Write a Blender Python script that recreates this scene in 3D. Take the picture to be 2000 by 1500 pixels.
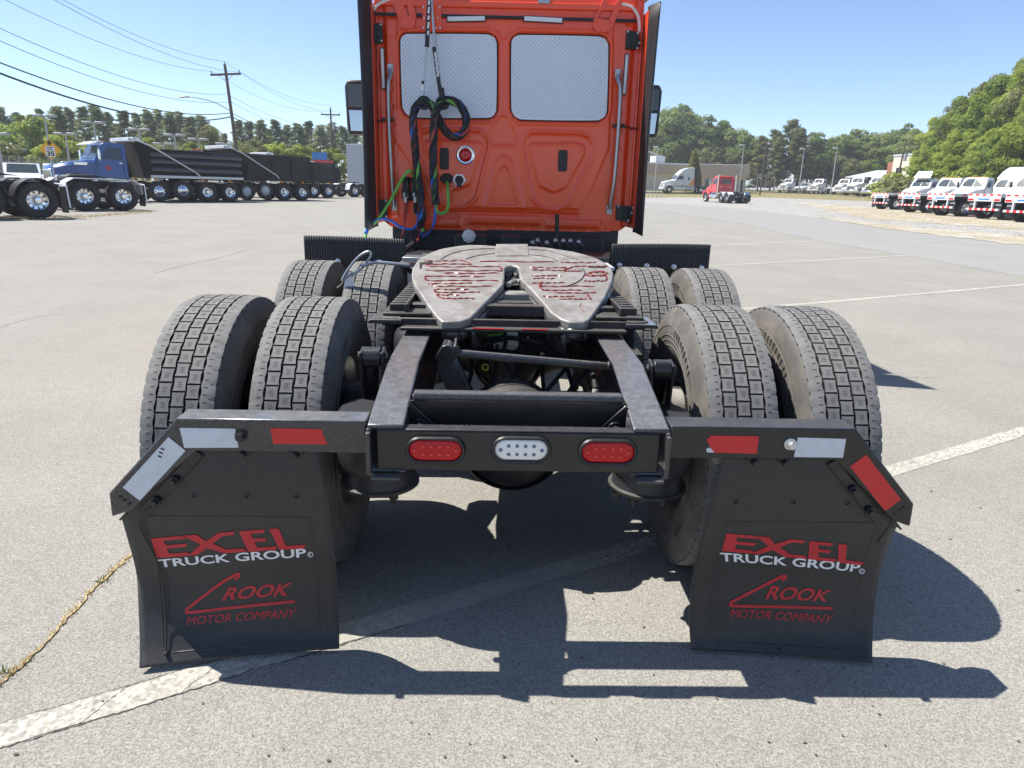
import bpy, bmesh, math, random
import numpy as np
from math import radians, sin, cos, pi, sqrt
from mathutils import Vector, Matrix
random.seed(7); rng = np.random.default_rng(7)
scene = bpy.context.scene
for _o in list(bpy.data.objects): bpy.data.objects.remove(_o)
COL = scene.collection

# ------------------------------------------------------------------ camera
CAM = np.array([-0.0713, -2.5991, 1.4426]); PITCH, ROLL, YAW = 0.2758, 0.0244, 0.0257
FPX = 1349.36                                   # focal length for a 2000 px wide frame
_cp, _sp = cos(PITCH), sin(PITCH)
FW = np.array([sin(YAW)*_cp, cos(YAW)*_cp, -_sp])
_r0 = np.array([cos(YAW), -sin(YAW), 0.0]); _u0 = np.cross(_r0, FW)
RT = _r0*cos(ROLL)+_u0*sin(ROLL); UP = -_r0*sin(ROLL)+_u0*cos(ROLL)
cd = bpy.data.cameras.new('camera'); cam = bpy.data.objects.new('camera', cd); COL.objects.link(cam)
cd.sensor_fit = 'HORIZONTAL'; cd.sensor_width = 36.0; cd.lens = FPX/2000*36.0
cd.clip_start = 0.05; cd.clip_end = 3000
cam.matrix_world = Matrix(((RT[0], UP[0], -FW[0], CAM[0]), (RT[1], UP[1], -FW[1], CAM[1]), (RT[2], UP[2], -FW[2], CAM[2]), (0, 0, 0, 1)))
scene.camera = cam

# ------------------------------------------------------------------ light
SUNV = Vector((-0.60, 0.18, 1.0)).normalized()
EL = math.asin(SUNV.z); AZ = math.atan2(SUNV.x, SUNV.y)
world = bpy.data.worlds.new('World'); scene.world = world; world.use_nodes = True
wn = world.node_tree.nodes; wl = world.node_tree.links
bg = wn['Background']; bg.inputs['Strength'].default_value = 0.10
sky = wn.new('ShaderNodeTexSky'); sky.sky_type = 'NISHITA'; sky.sun_disc = False
sky.sun_elevation = EL; sky.sun_rotation = AZ; sky.air_density = 0.7; sky.dust_density = 0.3; sky.ozone_density = 3.0; sky.altitude = 100
wl.new(sky.outputs[0], bg.inputs['Color'])
sd = bpy.data.lights.new('sun', 'SUN'); sd.energy = 4.3; sd.angle = radians(0.5); sd.color = (1.0, 0.955, 0.88)
so = bpy.data.objects.new('sun', sd); COL.objects.link(so)
so.rotation_euler = SUNV.to_track_quat('Z', 'Y').to_euler(); so.location = (-20, 6, 40)
vs = scene.view_settings; vs.view_transform = 'Standard'; vs.look = 'None'; vs.gamma = 1; vs.use_curve_mapping = False; vs.exposure = 1.06
scene.cycles.max_bounces = 8

# ------------------------------------------------------------------ pixel -> place
def ray(x, y): return FW + RT*(x-1000)/FPX + UP*(750-y)/FPX
def onY(x, y, Y): d = ray(x, y); return Vector(CAM + d*(Y-CAM[1])/d[1])
def onX(x, y, X): d = ray(x, y); return Vector(CAM + d*(X-CAM[0])/d[0])
def onZ(x, y, Z): d = ray(x, y); return Vector(CAM + d*(Z-CAM[2])/d[2])
def onP(x, y, n, p0):
    d = ray(x, y); n = np.array(n, float); t = np.dot(np.array(p0)-CAM, n)/np.dot(d, n); return Vector(CAM+d*t)
_GD = [0, 6, 14, 22, 36, 50, 72, 84, 116, 130, 150, 220, 600]; _GZ = [0, 0, .13, .27, .30, .38, .41, .52, 1.42, 1.65, 1.95, 3.0, 5.0]
_gx = np.linspace(0, 700, 1401); _gy = np.interp(_gx, _GD, _GZ)
_k = np.exp(-0.5*(np.arange(-16, 17)/6.0)**2); _k /= _k.sum(); _gp = np.pad(_gy, 16, mode='edge'); _gy = np.convolve(_gp, _k, 'valid')
_gy[_gx < 3] = np.minimum(_gy[_gx < 3], 0.0); _gy = _gy*np.clip((_gx-2.5)/4, 0, 1)
def gz(x, y): return float(np.interp(math.hypot(x, y), _gx, _gy))
def hor(x): return 368.2 - (1009.3-x)*0.0244
def bear(px):                                   # unit ground direction seen at the horizon above pixel column px
    d = ray(px, hor(px)); v = Vector((d[0], d[1])); return v.normalized()
def at(px, d):                                  # ground point at distance d from the camera in the column px
    b = bear(px); x = CAM[0]+b.x*d; y = CAM[1]+b.y*d; return Vector((x, y, gz(x, y)))
def gpx(px, py):                                # pixel -> terrain
    d = ray(px, py); lo = 0.5
    t = 0.5
    while t < 900:
        P = CAM+d*t
        if P[2] < gz(P[0], P[1]): break
        t *= 1.01
    a, b = t/1.01, t
    for _ in range(30):
        m = (a+b)/2; P = CAM+d*m
        if P[2] < gz(P[0], P[1]): b = m
        else: a = m
    return Vector(CAM+d*b)
def z_at(px, py, d):                            # height of the sight line over a spot d metres away
    r_ = ray(px, py); return float(CAM[2]+r_[2]*d/math.hypot(r_[0], r_[1]))
def depth(P): return float(np.dot(np.array(P)-CAM, FW))

# ------------------------------------------------------------------ materials
M = {}
def mat(name, col, rough=0.5, metal=0.0, var=0.12, vs_=18.0, bump=0.0, bs=120.0, coat=0.0, spec=0.5, dirt=None, dscale=6.0, damt=0.5, rv=0.0, emit=0):
    m = bpy.data.materials.new(name); m.use_nodes = True; nt = m.node_tree; n = nt.nodes; l = nt.links
    b = n['Principled BSDF']; b.inputs['Roughness'].default_value = rough; b.inputs['Metallic'].default_value = metal
    b.inputs['Coat Weight'].default_value = coat; b.inputs['Coat Roughness'].default_value = 0.06; b.inputs['Specular IOR Level'].default_value = spec
    tc = n.new('ShaderNodeTexCoord'); src = tc.outputs['Object']
    nz = n.new('ShaderNodeTexNoise'); nz.inputs['Scale'].default_value = vs_; nz.inputs['Detail'].default_value = 5; l.new(src, nz.inputs['Vector'])
    mx = n.new('ShaderNodeMix'); mx.data_type = 'RGBA'
    c = np.array(col, float); a_ = np.clip(c*(1-var), 0, 1); b_ = np.clip(c*(1+var), 0, 1)
    mx.inputs['A'].default_value = (*a_, 1); mx.inputs['B'].default_value = (*b_, 1); l.new(nz.outputs['Fac'], mx.inputs['Factor'])
    out = mx.outputs['Result']
    if dirt is not None:
        n2 = n.new('ShaderNodeTexNoise'); n2.inputs['Scale'].default_value = dscale; n2.inputs['Detail'].default_value = 8; n2.inputs['Roughness'].default_value = 0.65; l.new(src, n2.inputs['Vector'])
        rp = n.new('ShaderNodeMapRange'); rp.inputs['From Min'].default_value = 0.42; rp.inputs['From Max'].default_value = 0.72; rp.inputs['To Max'].default_value = damt
        l.new(n2.outputs['Fac'], rp.inputs['Value'])
        m2 = n.new('ShaderNodeMix'); m2.data_type = 'RGBA'; m2.inputs['B'].default_value = (*dirt, 1); l.new(out, m2.inputs['A']); l.new(rp.outputs['Result'], m2.inputs['Factor']); out = m2.outputs['Result']
    if rv > 0:
        r_ = n.new('ShaderNodeMapRange'); r_.inputs['To Min'].default_value = max(0.02, rough-rv); r_.inputs['To Max'].default_value = min(1, rough+rv)
        l.new(nz.outputs['Fac'], r_.inputs['Value']); l.new(r_.outputs['Result'], b.inputs['Roughness'])
    l.new(out, b.inputs['Base Color'])
    if bump > 0:
        n3 = n.new('ShaderNodeTexNoise'); n3.inputs['Scale'].default_value = bs; n3.inputs['Detail'].default_value = 4; l.new(src, n3.inputs['Vector'])
        bp = n.new('ShaderNodeBump'); bp.inputs['Strength'].default_value = bump; bp.inputs['Distance'].default_value = 0.004; l.new(n3.outputs['Fac'], bp.inputs['Height']); l.new(bp.outputs['Normal'], b.inputs['Normal'])
    M[name] = m; return m
mat('orange_paint', (0.90, 0.075, 0.009), 0.34, 0, 0.05, 3, coat=0.6)
mat('orange_inner', (0.66, 0.055, 0.008), 0.4, 0, 0.08, 5, coat=0.5)
mat('black_paint', (0.009, 0.009, 0.010), 0.33, 0, 0.25, 9, 0.08, 160, coat=0.15, dirt=(0.08, 0.076, 0.07), dscale=30, damt=0.15, rv=0.08)
mat('worn_black', (0.022, 0.022, 0.024), 0.30, 0, 0.35, 30, 0.12, 200, coat=0.5, dirt=(0.15, 0.148, 0.145), dscale=90, damt=0.3, rv=0.08)
mat('chassis', (0.008, 0.008, 0.009), 0.5, 0, 0.4, 12, 0.2, 60, dirt=(0.09, 0.08, 0.065), dscale=7, damt=0.4, rv=0.15)
mat('black_plastic', (0.015, 0.015, 0.017), 0.45, 0, 0.15, 20, 0.05, 200)
mat('flap_rubber', (0.021, 0.0205, 0.0195), 0.46, 0, 0.2, 7, 0.12, 300, dirt=(0.075, 0.072, 0.066), dscale=60, damt=0.2, rv=0.06)
mat('ribbed_rubber', (0.022, 0.023, 0.026), 0.5, 0, 0.2, 20)
mat('tyre_side', (0.082, 0.076, 0.067), 0.75, 0, 0.15, 6, 0.15, 90, dirt=(0.21, 0.19, 0.16), dscale=9, damt=0.55)
mat('tread_top', (0.175, 0.171, 0.163), 0.85, 0, 0.25, 30, 0.4, 240, dirt=(0.07, 0.068, 0.065), dscale=26, damt=0.45)
mat('tread_groove', (0.02, 0.0195, 0.019), 0.85, 0, 0.3, 40, dirt=(0.10, 0.09, 0.075), dscale=30, damt=0.25)
mat('fifth_steel', (0.30, 0.29, 0.27), 0.5, 0.3, 0.22, 26, 0.15, 180, dirt=(0.15, 0.125, 0.11), dscale=11, damt=0.75, rv=0.15)
mat('grease', (0.16, 0.014, 0.009), 0.25, 0, 0.4, 60, 0.2, 100)
mat('steel', (0.42, 0.43, 0.44), 0.35, 0.9, 0.12, 30, 0.05, 200)
mat('zinc', (0.6, 0.6, 0.6), 0.32, 0.8, 0.1, 40)
mat('plate_alu', (0.70, 0.73, 0.77), 0.40, 0.4, 0.06, 10)
mat('chrome', (0.78, 0.79, 0.80), 0.14, 1.0, 0.05, 4)
mat('white_paint', (0.60, 0.61, 0.61), 0.32, 0, 0.04, 2, coat=0.5)
mat('blue_paint', (0.010, 0.065, 0.25), 0.3, 0, 0.06, 2, coat=0.6)
mat('red_paint', (0.55, 0.018, 0.022), 0.3, 0, 0.06, 2, coat=0.6)
mat('dark_glass', (0.035, 0.05, 0.055), 0.08, 0, 0.1, 2, coat=0.6)
mat('mirror_glass', (0.5, 0.52, 0.55), 0.03, 1.0, 0.02, 2)
mat('red_tape', (0.62, 0.018, 0.022), 0.35, 0, 0.08, 60, dirt=(0.3, 0.05, 0.04), dscale=40, damt=0.25)
mat('white_tape', (0.60, 0.64, 0.70), 0.3, 0.15, 0.06, 80, dirt=(0.4, 0.42, 0.45), dscale=30, damt=0.3)
mat('red_print', (0.50, 0.018, 0.028), 0.5, 0, 0.15, 30)
mat('white_print', (0.74, 0.75, 0.76), 0.5, 0, 0.1, 30)
mat('red_lens', (0.50, 0.004, 0.008), 0.18, 0, 0.25, 90, coat=0.25, spec=0.3)
mat('red_lens_bright', (0.85, 0.03, 0.03), 0.12, 0, 0.1, 60, coat=0.8)
mat('clear_lens', (0.80, 0.80, 0.74), 0.15, 0, 0.04, 60, coat=0.8)
mat('led_chip', (0.25, 0.32, 0.42), 0.25, 0.3, 0.1, 80)
mat('amber', (0.8, 0.25, 0.03), 0.25, 0, 0.05, 20)
mat('hose_black', (0.015, 0.015, 0.016), 0.5, 0, 0.2, 60)
mat('hose_green', (0.13, 0.42, 0.06), 0.45, 0, 0.1, 40)
mat('hose_blue', (0.015, 0.13, 0.52), 0.4, 0, 0.1, 40)
mat('hose_red', (0.42, 0.06, 0.05), 0.45, 0, 0.1, 40)
mat('tube_white', (0.75, 0.74, 0.71), 0.5, 0, 0.06, 20)
mat('sunlit_tan', (0.23, 0.20, 0.17), 0.6, 0, 0.1, 20)
mat('yellow_paint', (0.72, 0.45, 0.03), 0.5, 0, 0.08, 20)
mat('sign_yellow', (0.83, 0.42, 0.015), 0.4, 0, 0.04, 4)
mat('sign_black', (0.01, 0.01, 0.01), 0.5)
mat('pole_wood', (0.11, 0.085, 0.065), 0.85, 0, 0.3, 6, 0.4, 60)
mat('pole_grey', (0.42, 0.43, 0.44), 0.5, 0.3, 0.1, 5)
mat('wire', (0.03, 0.03, 0.032), 0.6)
mat('beige_wall', (0.46, 0.37, 0.29), 0.85, 0, 0.08, 1.5, 0.2, 20)
mat('cream_wall', (0.62, 0.57, 0.47), 0.8, 0, 0.06, 1.5)
mat('brick_red', (0.32, 0.13, 0.08), 0.85, 0, 0.2, 3)
mat('roof_metal', (0.62, 0.66, 0.68), 0.4, 0.3, 0.06, 1.5)
mat('grey_wall', (0.45, 0.47, 0.48), 0.7, 0, 0.1, 1.5)
mat('concrete', (0.45, 0.43, 0.40), 0.85, 0, 0.15, 3)
mat('bark', (0.12, 0.09, 0.065), 0.9, 0, 0.3, 5, 0.4, 25)
mat('pickup_silver', (0.5, 0.51, 0.52), 0.3, 0.4, 0.05, 2, coat=0.5)
mat('dump_black', (0.004, 0.004, 0.006), 0.35, 0, 0.2, 3, spec=0.14)
mat('dump_olive', (0.008, 0.009, 0.006), 0.5, 0, 0.5, 1.6, spec=0.3, dirt=(.03, .032, .025), dscale=1.4, damt=.6)  # pale blotches stand in for round reflections, painted into the colour
mat('sign_blue', (0.03, 0.2, 0.55), 0.4); mat('banner_red', (0.6, 0.03, 0.03), 0.4)
mat('paper_tag', (0.80, 0.79, 0.75), 0.7, 0, 0.05, 40)
mat('dust_grey', (0.30, 0.28, 0.25), 0.8, 0, 0.25, 25, 0.3, 90)
mat('blade_dry', (0.66, 0.47, 0.19), 0.8, 0, 0.25, 30); mat('blade_green', (0.16, 0.22, 0.05), 0.7, 0, 0.3, 30)

_b = M['flap_rubber'].node_tree.nodes['Principled BSDF']; _b.inputs['Sheen Weight'].default_value = 0.25; _b.inputs['Sheen Roughness'].default_value = 0.4; _b.inputs['Sheen Tint'].default_value = (.8, .8, .8, 1)
def top_dust_sheen(name, col, amt):                     # dust on level faces, plus sunlit sheen painted in as pale colour
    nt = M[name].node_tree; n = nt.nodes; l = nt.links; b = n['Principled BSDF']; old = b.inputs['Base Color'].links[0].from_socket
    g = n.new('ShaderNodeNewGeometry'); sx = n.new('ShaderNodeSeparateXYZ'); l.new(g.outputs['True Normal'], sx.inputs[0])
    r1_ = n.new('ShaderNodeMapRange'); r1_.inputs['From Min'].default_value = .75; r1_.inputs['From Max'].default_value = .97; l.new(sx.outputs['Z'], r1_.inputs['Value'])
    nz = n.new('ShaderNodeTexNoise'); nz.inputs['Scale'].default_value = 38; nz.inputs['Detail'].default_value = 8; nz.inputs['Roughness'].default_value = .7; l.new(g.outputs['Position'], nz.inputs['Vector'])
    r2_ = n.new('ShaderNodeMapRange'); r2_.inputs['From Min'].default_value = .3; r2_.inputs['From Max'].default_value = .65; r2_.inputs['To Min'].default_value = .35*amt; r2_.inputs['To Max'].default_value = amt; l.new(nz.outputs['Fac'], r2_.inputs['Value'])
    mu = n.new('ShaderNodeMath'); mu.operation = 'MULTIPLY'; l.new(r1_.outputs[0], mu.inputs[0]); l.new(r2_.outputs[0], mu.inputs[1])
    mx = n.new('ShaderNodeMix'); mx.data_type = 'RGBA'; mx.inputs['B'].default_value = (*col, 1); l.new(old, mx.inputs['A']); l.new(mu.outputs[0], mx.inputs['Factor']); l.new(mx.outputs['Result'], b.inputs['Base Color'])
top_dust_sheen('worn_black', (.20, .198, .195), .75); top_dust_sheen('black_paint', (.15, .15, .15), .35); top_dust_sheen('chassis', (.14, .13, .115), .6)
def foliage(name, c1, c2, sc):
    m = bpy.data.materials.new(name); m.use_nodes = True; nt = m.node_tree; n = nt.nodes; l = nt.links
    b = n['Principled BSDF']; b.inputs['Roughness'].default_value = 0.55; b.inputs['Specular IOR Level'].default_value = 0.3
    tc = n.new('ShaderNodeTexCoord'); nz = n.new('ShaderNodeTexNoise'); nz.inputs['Scale'].default_value = sc; nz.inputs['Detail'].default_value = 4
    l.new(tc.outputs['Object'], nz.inputs['Vector'])
    oi = n.new('ShaderNodeObjectInfo'); ad = n.new('ShaderNodeMath'); ad.operation = 'MULTIPLY_ADD'; ad.inputs[1].default_value = 0.45; ad.inputs[2].default_value = -0.22
    l.new(oi.outputs['Random'], ad.inputs[0]); a2 = n.new('ShaderNodeMath'); a2.operation = 'ADD'; l.new(ad.outputs[0], a2.inputs[0]); l.new(nz.outputs['Fac'], a2.inputs[1])
    mr = n.new('ShaderNodeMapRange'); mr.inputs['From Min'].default_value = 0.3; mr.inputs['From Max'].default_value = 0.7; l.new(a2.outputs[0], mr.inputs['Value'])
    mx = n.new('ShaderNodeMix'); mx.data_type = 'RGBA'; mx.inputs['A'].default_value = (*c1, 1); mx.inputs['B'].default_value = (*c2, 1); l.new(mr.outputs[0], mx.inputs['Factor'])
    l.new(mx.outputs['Result'], b.inputs['Base Color'])
    t = n.new('ShaderNodeBsdfTranslucent'); l.new(mx.outputs['Result'], t.inputs['Color'])
    ms = n.new('ShaderNodeMixShader'); ms.inputs[0].default_value = 0.5; l.new(b.outputs[0], ms.inputs[1]); l.new(t.outputs[0], ms.inputs[2]); l.new(ms.outputs[0], n['Material Output'].inputs['Surface'])
    M[name] = m
foliage('leaf_bright', (0.17, 0.245, 0.035), (0.40, 0.47, 0.075), 0.5)
foliage('leaf_mid', (0.12, 0.185, 0.05), (0.27, 0.33, 0.10), 0.45)
foliage('leaf_pine', (0.18, 0.23, 0.11), (0.32, 0.37, 0.19), 0.6)
foliage('leaf_olive', (0.16, 0.18, 0.06), (0.26, 0.27, 0.11), 0.6)
foliage('leaf_shrub', (0.16, 0.17, 0.025), (0.25, 0.25, 0.05), 1.5)

def ground_mat(name, c_dark, c_light, agg, big=0.18, bump=0.5, warm=None, fine=1.0):
    """loose or rolled mineral surface: aggregate grains, blotches, hairline relief"""
    m = bpy.data.materials.new(name); m.use_nodes = True; nt = m.node_tree; n = nt.nodes; l = nt.links
    b = n['Principled BSDF']; b.inputs['Roughness'].default_value = 0.9; b.inputs['Specular IOR Level'].default_value = 0.25
    g = n.new('ShaderNodeNewGeometry'); pos = g.outputs['Position']
    v = n.new('ShaderNodeTexVoronoi'); v.inputs['Scale'].default_value = agg; l.new(pos, v.inputs['Vector'])
    n1 = n.new('ShaderNodeTexNoise'); n1.inputs['Scale'].default_value = agg*0.9; n1.inputs['Detail'].default_value = 3; l.new(pos, n1.inputs['Vector'])
    n2 = n.new('ShaderNodeTexNoise'); n2.inputs['Scale'].default_value = 0.8; n2.inputs['Detail'].default_value = 7; n2.inputs['Roughness'].default_value = 0.6; l.new(pos, n2.inputs['Vector'])
    n3 = n.new('ShaderNodeTexNoise'); n3.inputs['Scale'].default_value = 9; n3.inputs['Detail'].default_value = 5; l.new(pos, n3.inputs['Vector'])
    bw = n.new('ShaderNodeSeparateColor'); l.new(v.outputs['Color'], bw.inputs[0])
    a1 = n.new('ShaderNodeMath'); a1.operation = 'MULTIPLY'; l.new(bw.outputs[0], a1.inputs[0]); a1.inputs[1].default_value = 0.6*fine
    a2 = n.new('ShaderNodeMath'); a2.operation = 'MULTIPLY_ADD'; l.new(n1.outputs['Fac'], a2.inputs[0]); a2.inputs[1].default_value = 0.9*fine; l.new(a1.outputs[0], a2.inputs[2])
    a3 = n.new('ShaderNodeMath'); a3.operation = 'MULTIPLY_ADD'; l.new(n3.outputs['Fac'], a3.inputs[0]); a3.inputs[1].default_value = 0.14; l.new(a2.outputs[0], a3.inputs[2])
    mr = n.new('ShaderNodeMapRange'); mr.inputs['From Min'].default_value = 0.33*fine+0.1; mr.inputs['From Max'].default_value = 1.2*fine+0.25; l.new(a3.outputs[0], mr.inputs['Value'])
    mx = n.new('ShaderNodeMix'); mx.data_type = 'RGBA'; mx.inputs['A'].default_value = (*c_dark, 1); mx.inputs['B'].default_value = (*c_light, 1); l.new(mr.outputs[0], mx.inputs['Factor'])
    hs = n.new('ShaderNodeMix'); hs.data_type = 'RGBA'; hs.blend_type = 'MULTIPLY'; hs.inputs['Factor'].default_value = 1.0
    m2 = n.new('ShaderNodeMapRange'); m2.inputs['From Min'].default_value = 0.3; m2.inputs['From Max'].default_value = 0.7; m2.inputs['To Min'].default_value = 1-big; m2.inputs['To Max'].default_value = 1+big*0.5; l.new(n2.outputs['Fac'], m2.inputs['Value'])
    l.new(mx.outputs['Result'], hs.inputs['A']); l.new(m2.outputs[0], hs.inputs['B']); out = hs.outputs['Result']
    if warm is not None:
        n5 = n.new('ShaderNodeTexNoise'); n5.inputs['Scale'].default_value = 0.55; n5.inputs['Detail'].default_value = 9; n5.inputs['Roughness'].default_value = 0.7; l.new(pos, n5.inputs['Vector'])
        r5 = n.new('ShaderNodeMapRange'); r5.inputs['From Min'].default_value = warm[1]; r5.inputs['From Max'].default_value = warm[1]+0.12; l.new(n5.outputs['Fac'], r5.inputs['Value'])
        m5 = n.new('ShaderNodeMix'); m5.data_type = 'RGBA'; m5.inputs['B'].default_value = (*warm[0], 1); l.new(out, m5.inputs['A']); l.new(r5.outputs[0], m5.inputs['Factor']); out = m5.outputs['Result']
    l.new(out, b.inputs['Base Color'])
    bp = n.new('ShaderNodeBump'); bp.inputs['Strength'].default_value = bump; bp.inputs['Distance'].default_value = 0.004; l.new(a2.outputs[0], bp.inputs['Height']); l.new(bp.outputs['Normal'], b.inputs['Normal'])
    M[name] = m
ground_mat('asphalt', (0.165, 0.158, 0.142), (0.43, 0.41, 0.362), 210, 0.10, 0.6)
ground_mat('dark_asphalt', (0.21, 0.206, 0.196), (0.35, 0.343, 0.325), 90, 0.08, 0.4)
ground_mat('gravel', (0.20, 0.195, 0.185), (0.48, 0.465, 0.44), 7, 0.15, 0.6, warm=((0.40, 0.34, 0.23), 0.55))
ground_mat('dry_turf', (0.25, 0.215, 0.15), (0.50, 0.44, 0.32), 12, 0.2, 0.8, warm=((0.42, 0.41, 0.385), 0.50))
ground_mat('verge', (0.13, 0.13, 0.05), (0.38, 0.32, 0.17), 4, 0.35, 0.8)
ground_mat('line_paint', (0.22, 0.21, 0.185), (0.66, 0.63, 0.54), 75, 0.15, 0.6, warm=((0.33, 0.315, 0.275), 0.47))
ground_mat('crack_fill', (0.26, 0.21, 0.13), (0.62, 0.48, 0.26), 110, 0.3, 0.8)
ground_mat('crack_dark', (0.05, 0.047, 0.042), (0.20, 0.19, 0.17), 160, 0.2, 0.6)

# ------------------------------------------------------------------ mesh helpers
class MB:
    def __init__(s): s.v = []; s.f = []; s.m = []; s.k = 0
    def add(s, vs, fs, mi=None):
        o = len(s.v); s.v += [tuple(p) for p in vs]; s.f += [tuple(i+o for i in f) for f in fs]; s.m += [s.k if mi is None else mi]*len(fs); return s
    def box(s, c, d, R=None, mi=None):
        c = Vector(c); h = [x/2 for x in d]
        P = [Vector((sx*h[0], sy*h[1], sz*h[2])) for sx in (-1, 1) for sy in (-1, 1) for sz in (-1, 1)]
        if R is not None: P = [R @ p for p in P]
        return s.add([c+p for p in P], [(0, 1, 3, 2), (4, 6, 7, 5), (0, 4, 5, 1), (2, 3, 7, 6), (0, 2, 6, 4), (1, 5, 7, 3)], mi)
    def bb(s, x0, x1, y0, y1, z0, z1, mi=None): return s.box(((x0+x1)/2, (y0+y1)/2, (z0+z1)/2), (abs(x1-x0), abs(y1-y0), abs(z1-z0)), None, mi)
    def beam(s, a, b, w, h, up=(0, 0, 1), mi=None):
        a = Vector(a); b = Vector(b); d = (b-a); L = d.length; d.normalize(); u = Vector(up); x = d.cross(u).normalized(); z = x.cross(d)
        R = Matrix((x, d, z)).transposed(); return s.box((a+b)/2, (w, L, h), R, mi)
    def cyl(s, a, b, r0, r1=None, n=16, cap=True, mi=None):
        a = Vector(a); b = Vector(b); r1 = r0 if r1 is None else r1; d = (b-a).normalized()
        x = d.orthogonal().normalized(); y = d.cross(x); V = []; 
        for P, r in ((a, r0), (b, r1)):
            for i in range(n): t = 2*pi*i/n; V.append(P+x*(r*cos(t))+y*(r*sin(t)))
        F = [(i, (i+1) % n, n+(i+1) % n, n+i) for i in range(n)]
        if cap: F += [tuple(reversed(range(n))), tuple(range(n, 2*n))]
        return s.add(V, F, mi)
    def tube(s, path, r, n=8, closed=False, mi=None, cap=True):
        P = [Vector(p) for p in path]; N = len(P); V = []; prev = None
        rs = r if isinstance(r, (list, tuple)) else [r]*N
        for i in range(N):
            t = (P[(i+1) % N]-P[i-1]) if closed else (P[min(i+1, N-1)]-P[max(i-1, 0)])
            if t.length < 1e-9: t = Vector((0, 0, 1))
            t.normalize()
            if prev is None: x = t.orthogonal().normalized()
            else:
                x = prev-t*prev.dot(t)
                x = x.normalized() if x.length > 1e-6 else t.orthogonal().normalized()
            prev = x; y = t.cross(x)
            for k in range(n): a = 2*pi*k/n; V.append(P[i]+x*(rs[i]*cos(a))+y*(rs[i]*sin(a)))
        F = []
        for i in range(N if closed else N-1):
            j = (i+1) % N
            for k in range(n): F.append((i*n+k, i*n+(k+1) % n, j*n+(k+1) % n, j*n+k))
        if not closed and cap: F += [tuple(reversed(range(n))), tuple(range((N-1)*n, N*n))]
        return s.add(V, F, mi)
    def lathe(s, prof, c=(0, 0, 0), axis='X', n=32, closed=False, mi=None, ph=0.0):
        """prof: (along axis, radius)"""
        c = Vector(c); V = []; K = len(prof)
        for i in range(n):
            t = 2*pi*i/n+ph
            for a, r in prof:
                p = (a, r*cos(t), r*sin(t)) if axis == 'X' else ((r*cos(t), a, r*sin(t)) if axis == 'Y' else (r*cos(t), r*sin(t), a))
                V.append(c+Vector(p))
        F = []
        for i in range(n):
            j = (i+1) % n
            for k in range(K if closed else K-1):
                q = (k+1) % K; F.append((i*K+k, i*K+q, j*K+q, j*K+k))
        return s.add(V, F, mi)
    def prism(s, poly, axis, t0, t1, mi=None):
        """poly in the plane across axis: X->(y,z), Y->(x,z), Z->(x,y)"""
        n = len(poly); V = []
        for t in (t0, t1):
            for a, b in poly: V.append((t, a, b) if axis == 'X' else ((a, t, b) if axis == 'Y' else (a, b, t)))
        F = [(i, (i+1) % n, n+(i+1) % n, n+i) for i in range(n)]+[tuple(reversed(range(n))), tuple(range(n, 2*n))]
        return s.add(V, F, mi)
    def slab(s, pts, nvec, t, mi=None):
        n = len(pts); nv = Vector(nvec); V = [Vector(p) for p in pts]+[Vector(p)-nv*t for p in pts]
        return s.add(V, [tuple(range(n)), tuple(reversed(range(n, 2*n)))]+[((i+1) % n, i, n+i, n+(i+1) % n) for i in range(n)], mi)
    def sphere(s, c, r, n=12, m=8, mi=None, sc=(1, 1, 1)):
        pr = [(-cos(pi*i/m)*1.0, sin(pi*i/m)) for i in range(m+1)]; c = Vector(c); o = len(s.v)
        s.lathe([(a*r, max(b*r, 1e-4)) for a, b in pr], (0, 0, 0), 'Z', n, mi=mi)
        s.v[o:] = [tuple(c+Vector((x*sc[0], y*sc[1], z*sc[2]))) for x, y, z in s.v[o:]]; return s
    def mesh(s, name, mats, smooth=40):
        me = bpy.data.meshes.new(name); me.from_pydata(s.v, [], s.f)
        for m in (mats if isinstance(mats, (list, tuple)) else [mats]): me.materials.append(M[m])
        me.polygons.foreach_set('material_index', s.m)
        bm = bmesh.new(); bm.from_mesh(me); bmesh.ops.recalc_face_normals(bm, faces=bm.faces); bm.to_mesh(me); bm.free()
        if smooth:
            me.polygons.foreach_set('use_smooth', [True]*len(me.polygons)); me.set_sharp_from_angle(angle=radians(smooth))
        me.update(); return me
    def build(s, name, mats, parent=None, bevel=0, smooth=40, label=None, kind=None):
        return link(name, s.mesh(name, mats, smooth), parent, bevel, label, kind)
    def split(s, name, mats, parent=None, bevel=0, smooth=40):
        """one object for every loose piece"""
        p = list(range(len(s.v)))
        def find(i):
            while p[i] != i: p[i] = p[p[i]]; i = p[i]
            return i
        for f in s.f:
            for k in f[1:]: p[find(k)] = find(f[0])
        gr = {}
        for f, m_ in zip(s.f, s.m): gr.setdefault(find(f[0]), []).append((f, m_))
        for fs in gr.values():
            q = MB(); mp = {}
            for f, m_ in fs:
                for k in f:
                    if k not in mp: mp[k] = len(q.v); q.v.append(s.v[k])
                q.f.append(tuple(mp[k] for k in f)); q.m.append(m_)
            o = q.build(name, mats, parent, bevel, smooth)
        return o
def link(name, me, parent=None, bevel=0, label=None, kind=None):
    o = bpy.data.objects.new(name, me); COL.objects.link(o)
    if parent is not None: o.parent = parent
    if bevel:
        b = o.modifiers.new('bevel', 'BEVEL'); b.width = bevel; b.segments = 2; b.limit_method = 'ANGLE'; b.angle_limit = radians(50)
    if label: o['label'] = label
    if kind: o['kind'] = kind
    return o
def tag(o, label, cat, group=None):
    o['label'] = label; o['category'] = cat
    if group: o['group'] = group
    return o
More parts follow.
